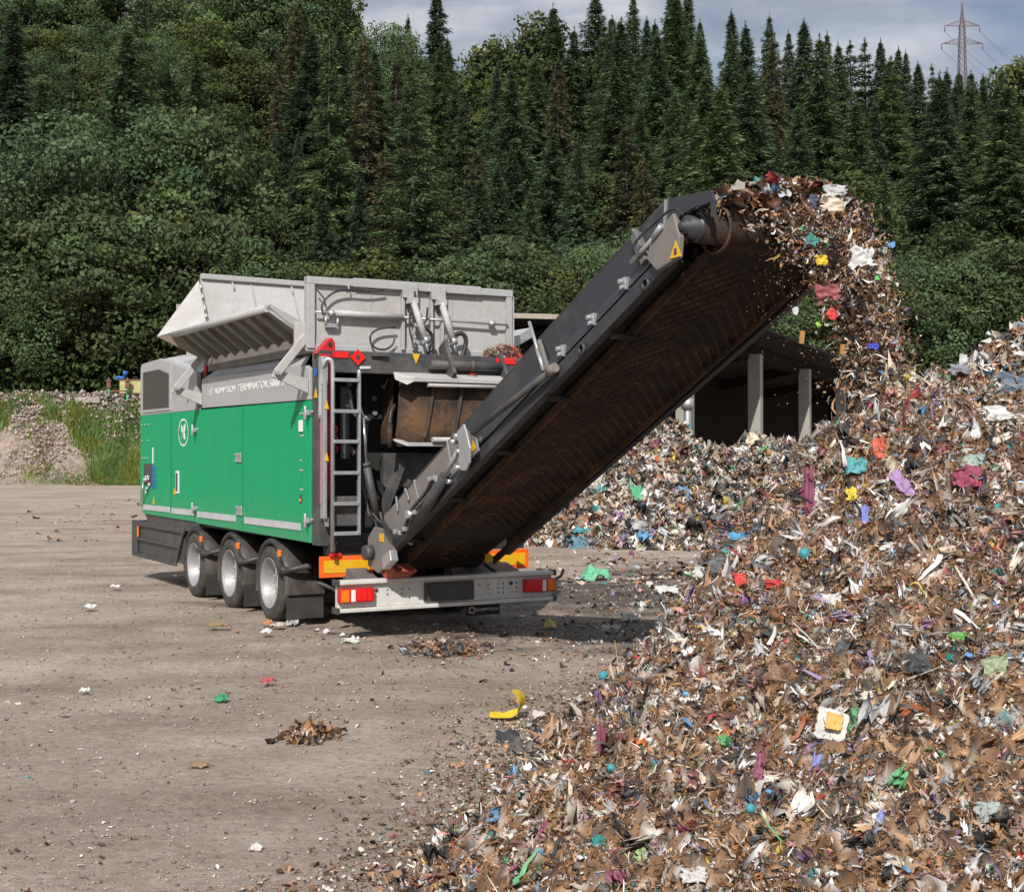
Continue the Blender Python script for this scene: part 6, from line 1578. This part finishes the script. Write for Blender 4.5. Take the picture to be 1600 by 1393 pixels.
# balls
def ball(px, py, rpx, label, c=(.03, .33, .38)):
    P, d = surf(px, py + rpx * .8); r = rpx * d / F
    m = MB(); m.lathe((0, 0, 0), [(r * math.sin(R(a)), r * math.cos(R(a))) for a in range(-90, 91, 15)], 'z', 20)
    m.v = [tuple(Vector(v) * random.uniform(.93, 1.05)) for v in m.v]
    o = m.build('ball', cmat(c)); o.location = P + Vector((0, -r * .4 if P.z > .05 else 0, r * .85)); tag(o, label, 'ball', 'small turquoise balls')
ball(943, 1056, 8, 'small turquoise ball lying on the open ground')
ball(1256, 865, 9, 'small turquoise ball below the tip of the maroon film')
ball(955, 1199, 7, 'small turquoise ball at the left flank of the main heap')
ball(1172, 1262, 8, 'small turquoise ball in the lower middle of the main heap')
ball(1272, 1363, 9, 'small turquoise ball at the bottom edge of the main heap')
# log
P, d = surf(893, 1133); m = MB().tube([(P.x - .09, P.y, .05), (P.x + .12, P.y + .1, .06)], [.045, .05], 10)
tag(m.build('wood_block', 'wood'), 'short brown wood block at the left foot of the main heap', 'wood block')
# clumps of dark rubbish on the ground
def clump(px, py, wpx, hpx, label, w_, cnt=420):
    P = G(px, py, 0); k = P.y / F; n = cnt
    x = P.x + rng.normal(0, wpx * k * .36, n); y = P.y + rng.normal(0, wpx * k * .5, n)
    z = .02 + np.abs(rng.normal(0, hpx * k * .3, n)) * np.exp(-((x - P.x) / (wpx * k * .5)) ** 2 - ((y - P.y) / (wpx * k * .6)) ** 2)
    Q = np.stack([x, y, z], -1); nr = np.tile([0, 0, 1.], (n, 1))
    a = sheets(Q, nr, .02 * 6 ** (rng.uniform(0, 1, n) ** 1.8), palette(n, w_), k=4, crumple=.6, tilt=.8)
    b = strips(Q, nr, rng.uniform(.03, .1, n), rng.uniform(.006, .018, n), palette(n, w_), k=5, tilt=.45)
    v, f, c = join([a, b]); tag(obj('rubbish_clump', npmesh('rubbish_clump', v, [f], c), None, M['debris']), label, 'rubbish clump', kind='stuff')
clump(688, 1017, 76, 12, 'dark clump of rubbish on the ground below the bumper', (6, 1.5, 6, .5))
clump(482, 1150, 44, 14, 'brown clump of shredded rubbish on the open ground', (10, 1.5, 2, .3))
clump(930, 1150, 90, 30, 'dark brown clump at the left foot of the main heap', (8, 2, 4, .3), 700)
clump(785, 543, 5, 5, 'x', (1, 1, 1, 0), 3) if False else None
# brown plant waste lying on the machine's cross beam
def beam_waste():
    n = 700; x = rng.uniform(2.0, 2.36, n); y = rng.uniform(-1.38, -1.22, n); z = 2.91 + rng.uniform(0, 1, n) * .13 * (1 - np.abs(x - 2.2) / .3)
    P = np.array(ORG)[None] + x[:, None] * np.array(BV)[None] + y[:, None] * np.array(AV)[None] + z[:, None] * np.array([0, 0, 1.])[None]
    v, f, c = join([strips(P, rand_dir(n), rng.uniform(.05, .16, n), rng.uniform(.005, .014, n), palette(n, (12, 2, 1, .3)) * 1.2, k=5, tilt=1.), sheets(P, rand_dir(n), rng.uniform(.02, .06, n), palette(n, (9, 2, 1, .5)), k=3, tilt=1.)])
    tag(obj('plant_waste', npmesh('plant_waste', v, [f], c), None, M['debris']), 'brown plant waste caught on the cross beam right of the hoses', 'plant waste', kind='stuff')
beam_waste()
# items in flight
def fly(px, py, Y, wpx, hpx, name, c, label, cat, ang=0, seed=0, **kw):
    P = RR(px, py, Y); Pw = ORG + BV * P[0] + AV * P[1] + Vector((0, 0, P[2])); k = Pw.y / F
    u = cr * math.cos(R(ang)) + up * math.sin(R(ang)); v = up * math.cos(R(ang)) - cr * math.sin(R(ang)) + Vector((0, .3, 0))
    crumple(name, Pw, u, v, wpx * k, hpx * k, c, label, cat, seed, **kw)
fly(1347, 403, -7.7, 40, 34, 'plastic_bag', (.7, .7, .68), 'white plastic bag flying off the right side of the falling stream', 'plastic bag', seed=60, k=10, amp=.4)
fly(1292, 456, -8.2, 34, 26, 'plastic_bag', (.3, .07, .07), 'dark red bag falling in the middle of the stream', 'plastic bag', seed=61, k=8, amp=.3)
fly(1300, 491, -8.2, 16, 14, 'plastic_scrap', (.7, .03, .03), 'bright red scrap falling just below the dark red bag', 'plastic scrap', ang=-40, seed=62)
fly(1303, 318, -7.6, 34, 30, 'paper_plate', (.66, .56, .46), 'white and orange paper plate flying at the top right of the stream', 'paper plate', seed=63)
fly(1305, 298, -7.6, 34, 18, 'plastic_film', (.5, .5, .5), 'grey plastic film flying above the paper plate', 'plastic film', seed=64)
fly(1212, 296, -7.1, 36, 26, 'plastic_bag', (.55, .56, .6), 'whitish bag with blue stripe topping the waste on the conveyor head', 'plastic bag', seed=65)
fly(1283, 407, -7.9, 18, 18, 'wrapper', (.7, .5, .02), 'yellow wrapper falling left of the white flying bag', 'wrapper', seed=66)
fly(1371, 434, -8.2, 8, 8, 'plastic_scrap', (.05, .4, .08), 'tiny green scrap flying right of the stream', 'plastic scrap', seed=67, k=4)
fly(1243, 485, -7.6, 9, 13, 'plastic_scrap', (.5, .52, .55), 'small pale scrap falling left of the stream', 'plastic scrap', seed=68, k=4)
fly(1270, 374, -7.5, 20, 16, 'cloth', (.03, .25, .22), 'teal rag falling in the upper part of the stream', 'rag', ang=-40, seed=69)
fly(1365, 541, -8.4, 20, 10, 'plastic_scrap', (.03, .04, .4), 'deep blue scrap low in the falling stream', 'plastic scrap', seed=70)
fly(1271, 314, -7.4, 14, 20, 'plastic_scrap', (.04, .06, .12), 'dark blue scrap at the top of the stream left of the plate', 'plastic scrap', ang=-15, seed=71)
fly(1150, 308, -7.0, 30, 14, 'plastic_film', (.22, .08, .35), 'purple film hanging at the left end of the waste on the conveyor head', 'plastic film', ang=30, seed=72)
fly(1278, 697 - 190, -8.2, 10, 6, 'plastic_scrap', (.25, .5, .03), 'thin lime scrap falling beside the stream', 'plastic scrap', ang=-60, seed=73, k=4)
for (px, py, w_, h_, lb) in ((1253, 527, 7, 20, 'short orange wood piece falling left of the stream, higher of two'), (1316, 546, 6, 16, 'short orange wood piece falling in the stream, lower of two')):
    P = RR(px, py, -8.0); Pw = ORG + BV * P[0] + AV * P[1] + Vector((0, 0, P[2])); k = Pw.y / F
    m = MB().box(-w_ * k / 2, w_ * k / 2, -.01, .01, -h_ * k / 2, h_ * k / 2); o = m.build('wood_piece', cmat((.5, .25, .06)), None, .003); o.location = Pw; o.rotation_euler = (.1, .05, .3); tag(o, lb, 'wood piece', 'falling wood pieces')
